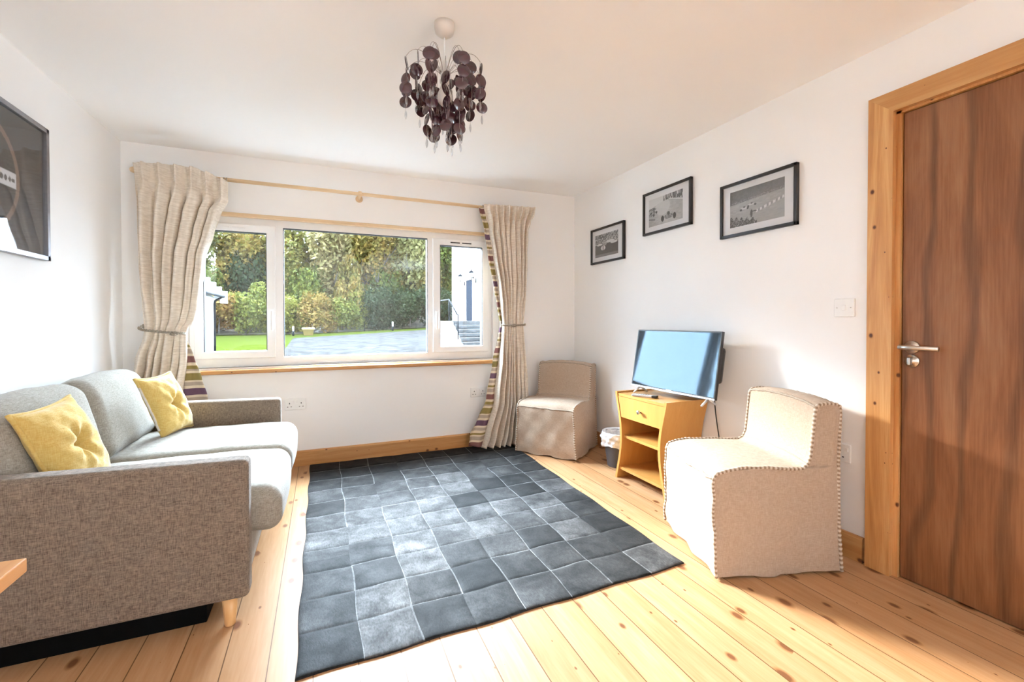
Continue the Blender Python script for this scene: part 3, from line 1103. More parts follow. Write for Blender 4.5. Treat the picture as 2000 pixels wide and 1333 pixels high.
arm(SY0, SY0 + AT, 0.600, 0.622)
arm(SY1 - AT, SY1, 0.600, 0.622)
MB().rbox(((SX1 - SX0) / 2 - 0.012, (SY1 - SY0) / 2 - AT + 0.01, 0.085), 0.015, 4, 3, None, ((SX0 + SX1) / 2 - 0.005, (SY0 + SY1) / 2, 0.195)).build('base', M['sofa_lit'], sofa, True)


def backfn(p, q):
    return (p.x - 0.03 * (q.z + 1) / 2, p.y, p.z)


MB().rbox((0.075, (SY1 - SY0) / 2 - 0.004, 0.315), 0.03, 6, 4, None, (SX0 + 0.075, (SY0 + SY1) / 2, 0.415)).build('back', M['sofa'], sofa, True)
ym = (SY0 + SY1) / 2


def seat(y0, y1):
    x0, x1 = -1.02, -0.150
    h = Vector(((x1 - x0) / 2, (y1 - y0) / 2 - 0.003, 0.088))

    def fn(p, q):
        cr = (1 - abs(q.x) ** 3) * (1 - abs(q.y) ** 3)
        z = p.z + 0.018 * cr * (1 if p.z > 0 else 0)
        x = p.x
        if q.x > 0.75:
            x += 0.010 * (1 - q.y ** 2)
            z -= 0.012 * (q.x - 0.75) / 0.25
        z += 0.0025 * fbm(p.x * 16, p.y * 14) * (1 if p.z > 0 else 0)
        return (x, p.y, z)
    o = MB().rbox(h, 0.062, 12, 5, fn, ((x0 + x1) / 2, (y0 + y1) / 2, 0.372)).build('seat_cushion', M['sofa_lit'], sofa, True)
    pts = []
    return o


seat(SY0 + AT, ym)
seat(ym, SY1 - AT)


def backc(y0, y1, dz):
    h = Vector((0.090, (y1 - y0) / 2 - 0.002, 0.195))
    rot = Matrix.Rotation(math.radians(-15), 3, 'Y')

    def fn(p, q):
        cr = (1 - q.y ** 4) * (1 - abs(q.z) ** 3)
        x = p.x + (0.020 * cr if p.x > 0 else -0.01 * cr)
        z = p.z + 0.022 * (1 - q.y ** 2) * (1 if q.z > 0 else 0.2)
        x += 0.004 * fbm(p.y * 13, p.z * 11)
        return (x, p.y, z + 0.003 * fbm(p.y * 15, p.x * 20))
    MB().rbox(h, 0.07, 10, 5, fn, (-1.015, (y0 + y1) / 2, 0.627 + dz), rot).build('back_cushion', M['sofa_lit'], sofa, True)


backc(SY0 + AT, ym, 0.0)
backc(ym, SY1 - AT, 0.0)
for (x, y) in ((SX1 - 0.065, SY0 + 0.035), (SX1 - 0.065, SY1 - 0.045), (SX0 + 0.065, SY0 + 0.035), (SX0 + 0.065, SY1 - 0.045)):
    MB().lathe([(0.016, 0.0005), (0.018, 0.004), (0.026, 0.104)], (x, y, 0), 'z', 20).build('leg', M['leg_wood'], sofa, True)

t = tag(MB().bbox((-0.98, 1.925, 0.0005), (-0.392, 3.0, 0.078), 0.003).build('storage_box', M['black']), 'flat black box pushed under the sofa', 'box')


# ------------------------------------------------------------------ yellow cushions
def pillow(label, BL, BR, TL, TR, zipped=True):
    BL, BR, TL, TR = map(Vector, (BL, BR, TL, TR))
    c = (BL + BR + TL + TR) / 4
    ex = ((BR - BL) + (TR - TL)) / 4
    ez = ((TL - BL) + (TR - BR)) / 4
    n = ex.cross(ez).normalized() * -1
    if n.dot(Vector((0, 0, CAM_H)) - c) < 0:
        n = -n
    t = thing('scatter_cushion', label, 'cushion', c[:], 0, 'mustard yellow scatter cushions')

    def surf(side):
        def fn(u, v):
            a, b = 2 * u - 1, 2 * v - 1
            edge = (1 - a * a) * (1 - b * b)
            pin = 0.050 * (abs(a) ** 2 * (1 - b * b) * 0 + 0)
            th = 0.066 * edge ** 0.42 + 0.006
            dim = math.exp(-(a * a + b * b) / 0.035)
            ray = 0.5 + 0.5 * math.cos(6 * math.atan2(b, a) + 0.5)
            th -= 0.042 * dim + 0.020 * math.exp(-(a * a + b * b) / 0.20) * ray
            th += 0.003 * fbm(a * 5, b * 5, side)
            k = 1 - 0.05 * (1 - a * a) * abs(b) ** 3
            k2 = 1 - 0.05 * (1 - b * b) * abs(a) ** 3
            corner = 1 + 0.045 * (abs(a) * abs(b)) ** 4
            return (ex * a * k2 * corner + ez * b * k * corner + n * th * (side if side > 0 else -0.55))[:]
        return fn
    mb = MB().grid(surf(1), 40, 40).grid(surf(-1), 40, 40)
    o = mb.build('cover', M['yellow'], t)
    # band round the edge, welding front and back
    N = 160
    eb = MB()
    pts = []
    for k in range(N + 1):
        s = (k / N) * 4
        e, f = int(s) % 4, s - int(s)
        a, b = [(2 * f - 1, -1), (1, 2 * f - 1), (1 - 2 * f, 1), (-1, 1 - 2 * f)][e]
        p, q = Vector(surf(1)((a + 1) / 2, (b + 1) / 2)), Vector(surf(-1)((a + 1) / 2, (b + 1) / 2))
        pts.append((p + q) / 2)
    eb.tube(pts, 0.0072, 8)
    eb.build('piped_edge', M['yellow'], t)
    if zipped:
        z = MB().tube([p + ex.normalized() * -0.004 for p in pts[125:156]], 0.0062, 6)
        z.build('zip', M['yellow_dark'], t)
    bt = Vector(surf(1)(0.5, 0.5))
    MB().rbox((0.011, 0.011, 0.011), 0.0105, 2, 3, None, bt + n * 0.002).build('button', M['yellow'], t)
    return t


pillow('mustard yellow tufted cushion behind the near sofa arm', (-0.840, 2.005, 0.480), (-0.795, 2.335, 0.480), (-0.925, 1.992, 0.778), (-0.915, 2.245, 0.812), False)
pillow('mustard yellow tufted cushion on the seat nearest the window', (-0.80, 2.93, 0.478), (-0.715, 3.225, 0.478), (-0.863, 2.845, 0.798), (-0.803, 3.070, 0.808))


# ------------------------------------------------------------------ slip-covered chairs
def slip_chair(label, P0, rot, W=0.50, D=0.50, SH=0.455, BH=0.735, group='cream slip-covered chairs', flare=0.025, sag=0.0, seed=0):
    """local x: front to back, local y: from the viewer's near side across; origin at the near front foot"""
    t = thing('slipcovered_chair', label, 'chair', P0, rot, group)
    B = D - 0.108
    prof = [(0.0, 0.004), (-0.012, 0.10), (-0.020, 0.22), (-0.028, 0.33), (-0.032, SH - 0.065), (-0.028, SH - 0.040), (-0.012, SH - 0.020), (0.03, SH - 0.006), (0.10, SH + 0.002),
            (0.20, SH + 0.002), (B - 0.112, SH - 0.004), (B - 0.057, SH - 0.006), (B - 0.030, SH + 0.010), (B - 0.016, SH + 0.045), (B - 0.008, SH + 0.12), (B + 0.004, BH - 0.035), (B + 0.008, BH - 0.012), (B + 0.020, BH - 0.002),
            (B + 0.062, BH + 0.003), (D - 0.006, BH - 0.003), (D + 0.008, BH - 0.012), (D + 0.012, BH - 0.04), (D, 0.40), (D - 0.002, 0.2), (D + 0.004, 0.004)]
    # resample
    pts = [Vector((a, 0, b)) for a, b in prof]
    res = [pts[0]]
    for p, q in zip(pts[:-1], pts[1:]):
        n = max(1, int((q - p).length / 0.022))
        res += [p.lerp(q, k / n) for k in range(1, n + 1)]
    N = len(res)

    def wrinkle(p, v):
        low = max(0, 1 - p.z / 0.40)
        fl = flare * low ** 1.4
        out = Vector((0, 0, 0))
        yc = v * 2 - 1
        w = 0.5 * W + fl * (1 if p.x < D * 0.5 else 0.4)
        x = p.x - (fl * 0.9 if p.x < 0.02 else 0)
        hem = 0.006 * math.sin(yc * 9 + p.x * 18 + seed) * low
        x += hem if p.x < 0.05 or p.x > D - 0.05 else 0
        z = p.z
        if z > SH - 0.03:
            z += 0.010 * (1 - yc * yc)
            if p.x > B - 0.03:
                z += 0.012 * (1 - abs(yc) ** 3)
        z += 0.0022 * fbm(p.x * 26 + seed, yc * 7)
        if p.x < 0.05 and 0.03 < z < SH:
            x += -0.010 * (1 - yc ** 2) + 0.006 * fbm(z * 16 + seed, yc * 4)
        if z < 0.02:
            z = max(0.003, z + 0.006 + 0.005 * math.sin(yc * 7 + seed))
        y = 0.5 * W + yc * w
        # waist at the back upright
        if p.z > SH:
            y = 0.5 * W + yc * (w - 0.006)
        return (x, y, z)
    mb = MB()
    mb.grid(lambda u, v: wrinkle(res[min(N - 1, int(round(u * (N - 1))))], v), N - 1, 22)
    # side cheeks
    
    def side(v, sgn):
        def front_at(z):
            # x of the front outline at height z
            best = None
            for p, q in zip(res[:-1], res[1:]):
                if p.x > D - 0.07 and q.x > D - 0.07:
                    break
                if (p.z - z) * (q.z - z) <= 0 and abs(q.z - p.z) > 1e-6:
                    best = p.x + (q.x - p.x) * (z - p.z) / (q.z - p.z)
                    if z < SH - 0.012:
                        break
            return best if best is not None else D - 0.1
        zs = [0.004 + (SH - 0.016 - 0.004) * k / 22 for k in range(23)] + [SH - 0.010, SH - 0.004, SH + 0.001] + [SH + 0.012 + (BH - 0.016 - SH - 0.012) * k / 12 for k in range(13)] + [BH - 0.008, BH - 0.003]

        def fn(a, b):
            z = zs[min(len(zs) - 1, int(round(b * (len(zs) - 1))))]
            x0 = front_at(z) if z > 0.006 else 0.0
            if SH - 0.012 <= z <= SH + 0.002:
                x0 = {0: 0.0, 1: 0.06, 2: B - 0.057}[min(2, [SH - 0.010, SH - 0.004, SH + 0.001].index(z) if z in (SH - 0.010, SH - 0.004, SH + 0.001) else 2)]
            x1 = D + 0.012 * max(0, (z - 0.4) / (BH - 0.4)) if z > 0.006 else D + 0.004
            if z > BH - 0.01:
                x1 = D + 0.006
            p = Vector((x0 + (x1 - x0) * a, 0, z))
            q = Vector(wrinkle(p, v))
            mid = math.sin(PI * a) * math.sin(PI * min(1, max(0, z / (SH if a < 0.7 else BH))))
            q.y += (0.014 * mid + 0.004 * fbm(p.x * 9 + seed, z * 7)) * sgn
            if z < 0.02:
                q.z = max(0.003, q.z + 0.006 * math.sin(a * 9 + seed))
            return q[:]
        return fn
    mb.grid(side(0.0, -1), 16, 40)
    mb.grid(side(1.0, 1), 16, 40)
    o = recalc(mb.build('cover', M['linen'], t))
    # stitched edges
    for v, nm in ((0.0, 0), (1.0, 1)):
        path = [Vector(wrinkle(p, v)) for p in res]
        fine = []
        for p, q in zip(path[:-1], path[1:]):
            n = max(1, int((q - p).length / 0.0042))
            fine += [p.lerp(q, k / n) for k in range(n)]
        fine.append(path[-1])
        rs = [0.0070 + 0.0010 * (1 if (i // 2) % 2 else -1) for i in range(len(fine))]
        o = MB().tube(fine, rs, 7).build('stitched_edge', M['linen_stitch'], t)
        ca = o.data.color_attributes.new('Col', 'FLOAT_COLOR', 'POINT')
        buf = np.ones((len(o.data.vertices), 4))
        for i in range(len(fine)):
            buf[i * 7:i * 7 + 7, :3] = (0.58, 0.50, 0.42) if (i // 2) % 2 else (0.28, 0.20, 0.14)
        ca.data.foreach_set('color', buf.ravel())
    for ref in ((-0.030, SH - 0.05), (B - 0.042, SH + 0.0), (B + 0.006, BH - 0.02), (D + 0.008, BH - 0.014)):
        q = min(res, key=lambda p: (p.x - ref[0]) ** 2 + (p.z - ref[1]) ** 2)
        path = [Vector(wrinkle(q, k / 40)) for k in range(41)]
        thin = ref[1] == SH
        MB().tube(path, 0.0035 if thin else [0.0058 + 0.0014 * math.sin(i * 2.1) for i in range(41)], 6).build('seam', M['linen_seam'], t)
    return t


slip_chair('cream slip-covered low armless chair nearest the viewer, right of the cabinet', (1.565, 1.405, 0), math.radians(-19.5), 0.495, 0.535, 0.462, 0.735, seed=0.4)
slip_chair('cream slip-covered low armless chair in the far corner beside the right curtain', (1.818, 3.015, 0), math.radians(36.3), 0.50, 0.465, 0.435, 0.725, seed=2.2, flare=0.02)

# ------------------------------------------------------------------ bedside cabinet
CX0, CX1, CY0, CY1, CH = 1.900, 2.232, 2.100, 2.600, 0.600
cab = thing('bedside_cabinet', 'beech cabinet with curved sides, drawer and two open shelves', 'cabinet', ((CX0 + CX1) / 2, (CY0 + CY1) / 2, 0))


def inset(z):
    return 0.055 * math.sin(PI * min(1, max(0, z / CH))) ** 1.2 - 0.004


def side_panel(sgn):
    th = 0.020
    zs = [CH * k / 28 for k in range(29)]
    yo = (CY1 if sgn > 0 else CY0)
    outer = [(yo - sgn * inset(z), z) for z in zs]
    inner = [(yo - sgn * (inset(z) + th), z) for z in zs]
    zt = CH + 0.006
    poly = outer + [(outer[-1][0], zt), (inner[-1][0], zt)] + inner[::-1]
    mb = MB()
    n = len(zs) + 1
    o2 = outer + [(outer[-1][0], zt)]
    i2 = inner + [(inner[-1][0], zt)]
    vs, fs = [], []
    for (a, b) in zip(o2, i2):
        vs += [(CX0, a[0], a[1]), (CX1, a[0], a[1]), (CX1, b[0], b[1]), (CX0, b[0], b[1])]
    for i in range(n - 1):
        for k in range(4):
            k2 = (k + 1) % 4
            fs.append((i * 4 + k, i * 4 + k2, i * 4 + 4 + k2, i * 4 + 4 + k))
    fs += [(0, 3, 2, 1), tuple((n - 1) * 4 + k for k in range(4))]
    return recalc(mb.add(vs, fs).build('side_panel', M['beech'], cab, True))


side_panel(1)
side_panel(-1)


def wid(z):
    i = inset(z) + 0.018
    return CY0 + i, CY1 - i


a, b = wid(CH - 0.01)
MB().box((CX0 + 0.006, a, CH - 0.022), (CX1, b, CH - 0.004)).build('top', M['beech'], cab, True)
a, b = wid(0.30)
MB().box((CX0 + 0.02, a, 0.292), (CX1 - 0.012, b, 0.310)).build('shelf', M['beech'], cab, True)
a, b = wid(0.08)
MB().box((CX0 + 0.012, a, 0.066), (CX1 - 0.012, b, 0.084)).build('shelf', M['beech'], cab, True)
mb = MB()
vs, fs = [], []
for k in range(13):
    z = 0.07 + (CH - 0.03 - 0.07) * k / 12
    a, b = wid(z)
    vs += [(CX1 - 0.012, a, z), (CX1 - 0.012, b, z), (CX1 - 0.002, b, z), (CX1 - 0.002, a, z)]
for i in range(12):
    for k in range(4):
        fs.append((i * 4 + k, i * 4 + (k + 1) % 4, i * 4 + 4 + (k + 1) % 4, i * 4 + 4 + k))
fs += [(0, 3, 2, 1), (48, 49, 50, 51)]
recalc(mb.add(vs, fs).build('back_panel', M['beech'], cab, True))
vs, fs = [], []
for z in (0.435, 0.475, 0.52, 0.576):
    a, b = wid(z)
    a, b = a + 0.004, b - 0.004
    vs += [(CX0 + 0.004, a, z), (CX0 + 0.30, a, z), (CX0 + 0.30, b, z), (CX0 + 0.004, b, z)]
for i in range(3):
    for k in range(4):
        fs.append((i * 4 + k, i * 4 + (k + 1) % 4, i * 4 + 4 + (k + 1) % 4, i * 4 + 4 + k))
fs += [(0, 3, 2, 1), (12, 13, 14, 15)]
dw = recalc(MB().add(vs, fs).build('drawer', M['beech'], cab, True))
k = MB().lathe([(0.006, 0.0), (0.006, -0.012), (0.013, -0.016), (0.014, -0.022), (0.009, -0.027)], (CX0 + 0.004 - cab.location.x, 2.338 - cab.location.y, 0.504), 'x', 18)
k.build('knob', M['chrome'], dw)

# remote on the cabinet
t = thing('remote_control', 'slim grey remote control lying on the cabinet top', 'remote', (1.955, 2.36, CH - 0.004), math.radians(-62))
MB().bbox((-0.085, -0.019, 0.0004), (0.085, 0.019, 0.017), 0.006, 2).build('body', M['remote_pale'], t)
MB().bbox((0.050, -0.0195, 0.0006), (0.0855, 0.0195, 0.0178), 0.005).build('end_cap', M['tv_body'], t)
bt = MB()
for i in range(7):
    for j in range(3):
        bt.bbox((-0.075 + i * 0.016, -0.013 + j * 0.0105, 0.0165), (-0.066 + i * 0.016, -0.008 + j * 0.0105, 0.0185), 0.001, 1)
bt.build('buttons', M['remote'], t)

# ------------------------------------------------------------------ television
tv = thing('television', 'black flat television with bluish glossy screen above the cabinet', 'television', (2.077, 2.242, 0.840))
yaw, tilt = 0.052, 0.162
nrm = Vector((-math.cos(yaw) * math.cos(tilt), -math.sin(yaw) * math.cos(tilt), math.sin(tilt)))
rgt = Vector((math.sin(yaw), -math.cos(yaw), 0))
upv = nrm.cross(rgt)
if upv.z < 0:
    upv = -upv
Rtv = Matrix((rgt, upv, nrm)).transposed()


def tvbox(mb, a, b, r=0.003):
    q = MB().bbox(a, b, r)
    mb.add([Rtv @ Vector(p) for p in q.v], q.f)
    return mb


tvw, tvh = 0.350, 0.200
tvbox(MB(), (-tvw, -tvh, -0.022), (tvw, tvh, 0.0)).build('bezel', M['tv_body'], tv)
tvbox(MB(), (-tvw + 0.009, -tvh + 0.014, -0.004), (tvw - 0.009, tvh - 0.009, 0.0008), 0.0005).build('screen', M['screen'], tv)
tvbox(MB(), (-tvw + 0.001, -tvh - 0.001, -0.012), (tvw - 0.001, -tvh + 0.008, 0.0016), 0.001).build('lower_trim', M['tv_trim'], tv)
tvbox(MB(), (-0.022, -tvh + 0.006, 0), (0.022, -tvh + 0.014, 0.0022), 0.001).build('logo_tab', M['tv_trim'], tv)
tvbox(MB(), (-0.325, -0.105, -0.092), (0.325, 0.115, -0.020), 0.022).build('rear_housing', M['tv_body'], tv)
for sx_ in (-0.27, 0.30):
    f = MB()
    top = Rtv @ Vector((sx_, -tvh + 0.004, -0.010))
    zf = CH - 0.0 - 0.840 + 0.004
    yy = top.y
    f.tube([top, (top.x - 0.055, yy, zf)], [0.008, 0.006], 8)
    f.tube([top, (top.x + 0.060, yy, zf)], [0.008, 0.006], 8)
    f.build('foot', M['tv_trim'], tv)
br = MB()
pb = Rtv @ Vector((0, -0.02, -0.068))
br.bbox((pb.x - 0.004, pb.y - 0.05, pb.z - 0.05), (XR - 2.077 - 0.012, pb.y + 0.05, pb.z + 0.05), 0.004)
br.bbox((XR - 2.077 - 0.012, pb.y - 0.10, pb.z - 0.10), (XR - 2.077 - 0.0005, pb.y + 0.10, pb.z + 0.10), 0.002)
br.build('wall_bracket', M['tv_body'], tv)
pts = []
for k in range(21):
    s = k / 20
    pts.append((2.215 + 0.02 * math.sin(s * PI), 2.035 - 0.05 * s + 0.02 * math.sin(s * 4), 0.69 - 0.45 * s))
tag(MB().tube(pts, 0.0035, 8).build('power_cable', M['tv_body']), 'thin black cable hanging down the wall behind the television', 'cable')

# ------------------------------------------------------------------ waste bin
BX, BY = 2.075, 2.800
bn = thing('waste_bin', 'dark grey waste bin with crumpled clear liner beside the cabinet', 'bin', (BX, BY, 0))
mb = MB()


def binpt(u, z, r_add=0.0):
    a = 2 * PI * u
    k = z / 0.26
    rx, ry = 0.085 + 0.035 * k + r_add, 0.085 + 0.035 * k + r_add
    return (rx * math.cos(a), ry * math.sin(a), z)


mb.grid(lambda u, v: binpt(u, 0.001 + 0.25 * v), 36, 6)
mb.grid(lambda u, v: binpt(u, 0.251 - 0.245 * v, -0.004), 36, 6)
mb.lathe([(0.084, 0.001), (0.080, 0.006)], (0, 0, 0), 'z', 36)
mb.build('body', M['bin'], bn)


def linerpt(u, v):
    a = 2 * PI * u
    wob = 0.006 * math.sin(u * 46) + 0.005 * math.sin(u * 83 + v * 9) + 0.004 * math.sin(u * 31 - v * 21)
    if v < 0.3:
        z = 0.20 + 0.062 * v / 0.3
        r = 0.085 + 0.035 * z / 0.26 - 0.010 + wob * 0.35 + 0.014 * max(0, (v - 0.2) / 0.1)
    else:
        k = (v - 0.3) / 0.7
        z = 0.262 - 0.105 * k + 0.010 * math.sin(u * 25) * k
        r = 0.085 + 0.035 * min(z, 0.26) / 0.26 + 0.004 + 0.014 * min(1, k * 3) + wob * min(1, k * 3)
    return (r * math.cos(a), r * math.sin(a), z)


MB().grid(linerpt, 140, 20).build('liner', M['liner'], bn)

# ------------------------------------------------------------------ curtain pole
YP = 3.668
pole = thing('curtain_pole', 'pale wooden curtain pole with centre bracket above the window', 'curtain pole', (0.3, YP, 2.085))
MB().tube([(-1.105, YP, 2.0925), (1.74, YP, 2.0835)], 0.0135, 16).build('rod', M['pole_wood'], pole, True)
MB().lathe([(0.0135, 0.02), (0.019, 0.008), (0.020, -0.012), (0.014, -0.024), (0.004, -0.030)], (-1.118, YP, 2.0925), 'x', 18).build('finial', M['pole_wood'], pole, True)
mb = MB()
mb.lathe([(0.0215, -0.012), (0.0225, 0.0), (0.0215, 0.012)], (0.28, YP, 2.087), 'x', 20)
mb.tube([(0.28, YP, 2.070), (0.28, YB - 0.008, 2.070)], 0.009, 10)
mb.lathe([(0.026, -0.014), (0.028, -0.002), (0.028, 0.0)], (0.28, YB, 2.07), 'y', 20)
mb.build('bracket', M['pole_wood'], pole, True)


def ring_obj(x):
    pts = [(x + 0.001 * math.sin(3 * a), YP + 0.021 * math.sin(a), 2.082 + 0.021 * math.cos(a)) for a in [2 * PI * k / 20 for k in range(21)]]
    mb = MB().tube(pts, 0.0032, 6)
    mb.tube([(x, YP, 2.061), (x, YP, 2.053)], 0.0016, 5)
    mb.build('curtain_ring', M['rope'], pole, True)


for x in (-0.62, -0.604, -0.75, -0.86, -0.97, -1.06, 1.29, 1.40, 1.50, 1.60, 1.70):
    ring_obj(x)


# ------------------------------------------------------------------ curtains
def lerp_table(tab, z):
    if z >= tab[0][0]:
        return tab[0][1:]
    for p, q in zip(tab[:-1], tab[1:]):
        if p[0] >= z >= q[0]:
            k = (p[0] - z) / (p[0] - q[0])
            k = k * k * (3 - 2 * k) * 0.5 + k * 0.5
            return [a + (b - a) * k for a, b in zip(p[1:], q[1:])]
    return tab[-1][1:]


def curtain(name, label, tab, lin_tab, nf, ztop, ph, YC, amp0, side, heads, slant):
    t = thing('curtain', label, 'curtain', ((tab[0][1] + tab[0][2]) / 2, YC, 0), 0, 'tied back beige curtains')
    NS, NZ_ = 340, 130

    def pt(s, v, off=0.0):
        zt = ztop(s)
        z = zt + (0.012 - zt) * v
        xl, xr = lerp_table(tab, z)
        tie = math.exp(-((z - 1.055) / 0.20) ** 2)
        zc = zt - 0.118                                   # the row of pinches under the heading
        head = max(0.0, min(1.0, (z - (zc - 0.10)) / 0.10))
        bot = max(0, 1 - z / 0.9)
        amp = amp0 * (1 - 0.45 * tie) * (1 + 0.55 * bot)
        warp = s + (0.018 * math.sin(2 * PI * s * 2.3 + ph) + 0.014 * math.sin(z * 3.1 + s * 9)) * (1 - head)
        fold = math.sin(2 * PI * nf * warp + ph)
        fold2 = 0.35 * math.sin(2 * PI * nf * 2.1 * warp + 1.7 * z)
        y = amp * (fold + fold2 * (1 - head)) * (1 - 0.70 * head)
        dx = 0.45 * (xr - xl) / nf * 0.5 * math.cos(2 * PI * nf * warp + ph) * (0.35 + 0.3 * tie)
        # pinched heading: each pleat is drawn together at the pinch and fans into three fingers above it
        if head > 0:
            for k in range(-1, int(nf) + 2):
                h = (k + 0.75 - ph / (2 * PI)) / nf
                d = (s - h) * (xr - xl)
                if abs(d) < 0.06:
                    up_ = max(0.0, min(1.0, (z - zc) / 0.118))
                    wd = 0.009 + 0.017 * up_ + (0.020 * (zc - z) / 0.10 if z < zc else 0)
                    y -= head * 0.048 * math.exp(-(d / wd) ** 2) * (0.72 + 0.28 * math.cos(d / wd * 5.2) * (0.3 + 0.7 * up_))
        pin = math.exp(-((z - zc) / 0.014) ** 2)
        y += 0.012 * pin
        x = xl + (xr - xl) * s + dx * (1 - head)
        # tie pulls the cloth to a shallow bundle
        x += slant * tie * 0.0
        y = y * (1 - 0.25 * tie)
        y += 0.004 * math.sin(z * 21 + s * 17) * (1 - head)
        # keep in front of the wall
        return (x - t.location.x, y + off, z)
    mb = MB().grid(lambda a, b: pt(a, b), NS, NZ_)
    o = mb.build('cloth', M['curtain'], t)
    sol = o.modifiers.new('thickness', 'SOLIDIFY')
    sol.thickness = 0.0025

    def lp(a, b):
        z = lin_tab[0][0] + (lin_tab[-1][0] - lin_tab[0][0]) * b
        x0, x1 = lerp_table(lin_tab, z)
        bot = max(0, 1 - z / 0.8)
        yy = 0.028 + 0.012 * math.sin(a * 2 * PI * 1.5 + z * 2) * (0.5 + bot) - 0.035 * a * 0 - 0.02 * bot
        return (x0 + (x1 - x0) * a - t.location.x, yy, z + (0.0 if z > 0.1 else 0.0) - slant * 0.10 * bot * (a - 0.5) * (1 if z > 0.08 else 0.3))
    l = MB().grid(lp, 30, 110).build('lining', M['lining'], t)
    sol = l.modifiers.new('thickness', 'SOLIDIFY')
    sol.thickness = 0.002
    return t


Ltab = [(2.14, -1.112, -0.585), (2.06, -1.106, -0.588), (1.93, -1.105, -0.592), (1.84, -1.104, -0.637), (1.70, -1.103, -0.68), (1.53, -1.100, -0.728), (1.33, -1.092, -0.752), (1.20, -1.080, -0.772),
        (1.11, -1.070, -0.795), (1.05, -1.064, -0.835), (1.00, -1.072, -0.838), (0.86, -1.115, -0.838), (0.62, -1.150, -0.862), (0.30, -1.165, -0.87), (0.0, -1.17, -0.87)]
Llin = [(1.00, -0.87, -0.842), (0.86, -0.88, -0.798), (0.72, -0.90, -0.755), (0.60, -0.91, -0.722), (0.35, -0.92, -0.68), (0.014, -0.92, -0.64)]
curtain('curtain', 'beige curtain tied back behind the sofa, left of the window', Ltab, Llin, 6.0,
        lambda s: 2.122 + 0.010 * math.sin(s * PI * 1.2) - 0.060 * max(0, (s - 0.62) / 0.38) ** 1.3 + 0.004 * math.sin(s * 40), 0.6, 3.610, 0.031, 1,
        (0.07, 0.27, 0.46, 0.60, 0.76, 0.93), 0.6)
Rtab = [(2.11, 1.272, 1.758), (2.05, 1.276, 1.752), (1.97, 1.305, 1.715), (1.90, 1.322, 1.700), (1.67, 1.360, 1.688), (1.40, 1.405, 1.676), (1.22, 1.430, 1.657), (1.07, 1.447, 1.646), (0.95, 1.440, 1.650),
        (0.77, 1.420, 1.665), (0.40, 1.375, 1.692), (0.12, 1.285, 1.70), (0.0, 1.245, 1.68)]
Rlin = [(2.075, 1.240, 1.31), (2.05, 1.245, 1.31), (1.90, 1.288, 1.34), (1.67, 1.325, 1.38), (1.40, 1.380, 1.42), (1.22, 1.412, 1.445), (1.07, 1.440, 1.46), (0.95, 1.415, 1.46), (0.77, 1.372, 1.44),
        (0.40, 1.305, 1.41), (0.20, 1.215, 1.36), (0.10, 1.155, 1.33), (0.022, 1.140, 1.31)]
curtain('curtain', 'beige curtain tied back beside the corner chair, right of the window', Rtab, Rlin, 8.0,
        lambda s: 2.092 + 0.018 * s + 0.004 * math.sin(s * 50), 0.2, 3.613, 0.028, -1,
        (0.06, 0.18, 0.31, 0.44, 0.56, 0.69, 0.82, 0.94), 0.9)


def tieback(label, x0, x1, z0, z1, hook, knot):
    t = thing('curtain_tieback', label, 'tieback', ((x0 + x1) / 2, 3.6, (z0 + z1) / 2), 0, 'corded curtain tiebacks')
    for ph in (0, 2.1, 4.2):
        pts = []
        for k in range(61):
            a = k / 60
            th = PI * a
            x = x0 + (x1 - x0) * (0.5 - 0.5 * math.cos(th))
            y = 3.600 - 0.052 * math.sin(th) ** 0.6
            z = z0 + (z1 - z0) * a - 0.006 * math.sin(th)
            pts.append((x + 0.002 * math.cos(a * 40 + ph), y + 0.004 * math.cos(a * 40 + ph), z + 0.006 * math.sin(a * 40 + ph)))
        MB().tube(pts, 0.0034, 6).build('cord', M['rope'], t, True)
    kx = x0 + (x1 - x0) * knot
    kz = z0 + (z1 - z0) * knot - 0.006
    mb = MB()
    for q in range(3):
        pts = []
        for k in range(25):
            a = 2 * PI * k / 24
            pts.append((kx + 0.022 * math.cos(a + q), 3.546 + 0.007 * math.sin(2 * a + q), kz + 0.012 * math.sin(a + q * 1.1)))
        mb.tube(pts, 0.003, 6)
    mb.build('knot', M['rope'], t, True)
    if hook:
        mb = MB()
        mb.tube([(hook[0], YB - 0.001, hook[1]), (hook[0], 3.68, hook[1]), (hook[0] + 0.012, 3.655, hook[1] - 0.002)], 0.006, 8)
        mb.lathe([(0.016, -0.006), (0.017, 0.0)], (hook[0], YB - 0.0005, hook[1]), 'y', 14)
        mb.tube([(hook[0] + 0.012, 3.655, hook[1]), (x0, 3.600, z0)], 0.005, 6)
        mb.build('hook', M['rope'], t, True)
    return t


tieback('braided grey cord tieback round the curtain behind the sofa', -1.085, -0.838, 1.060, 1.018, (-1.10, 1.068), 0.80)
tieback('braided grey cord tieback round the curtain beside the corner chair', 1.437, 1.656, 1.066, 1.070, None, 0.42)

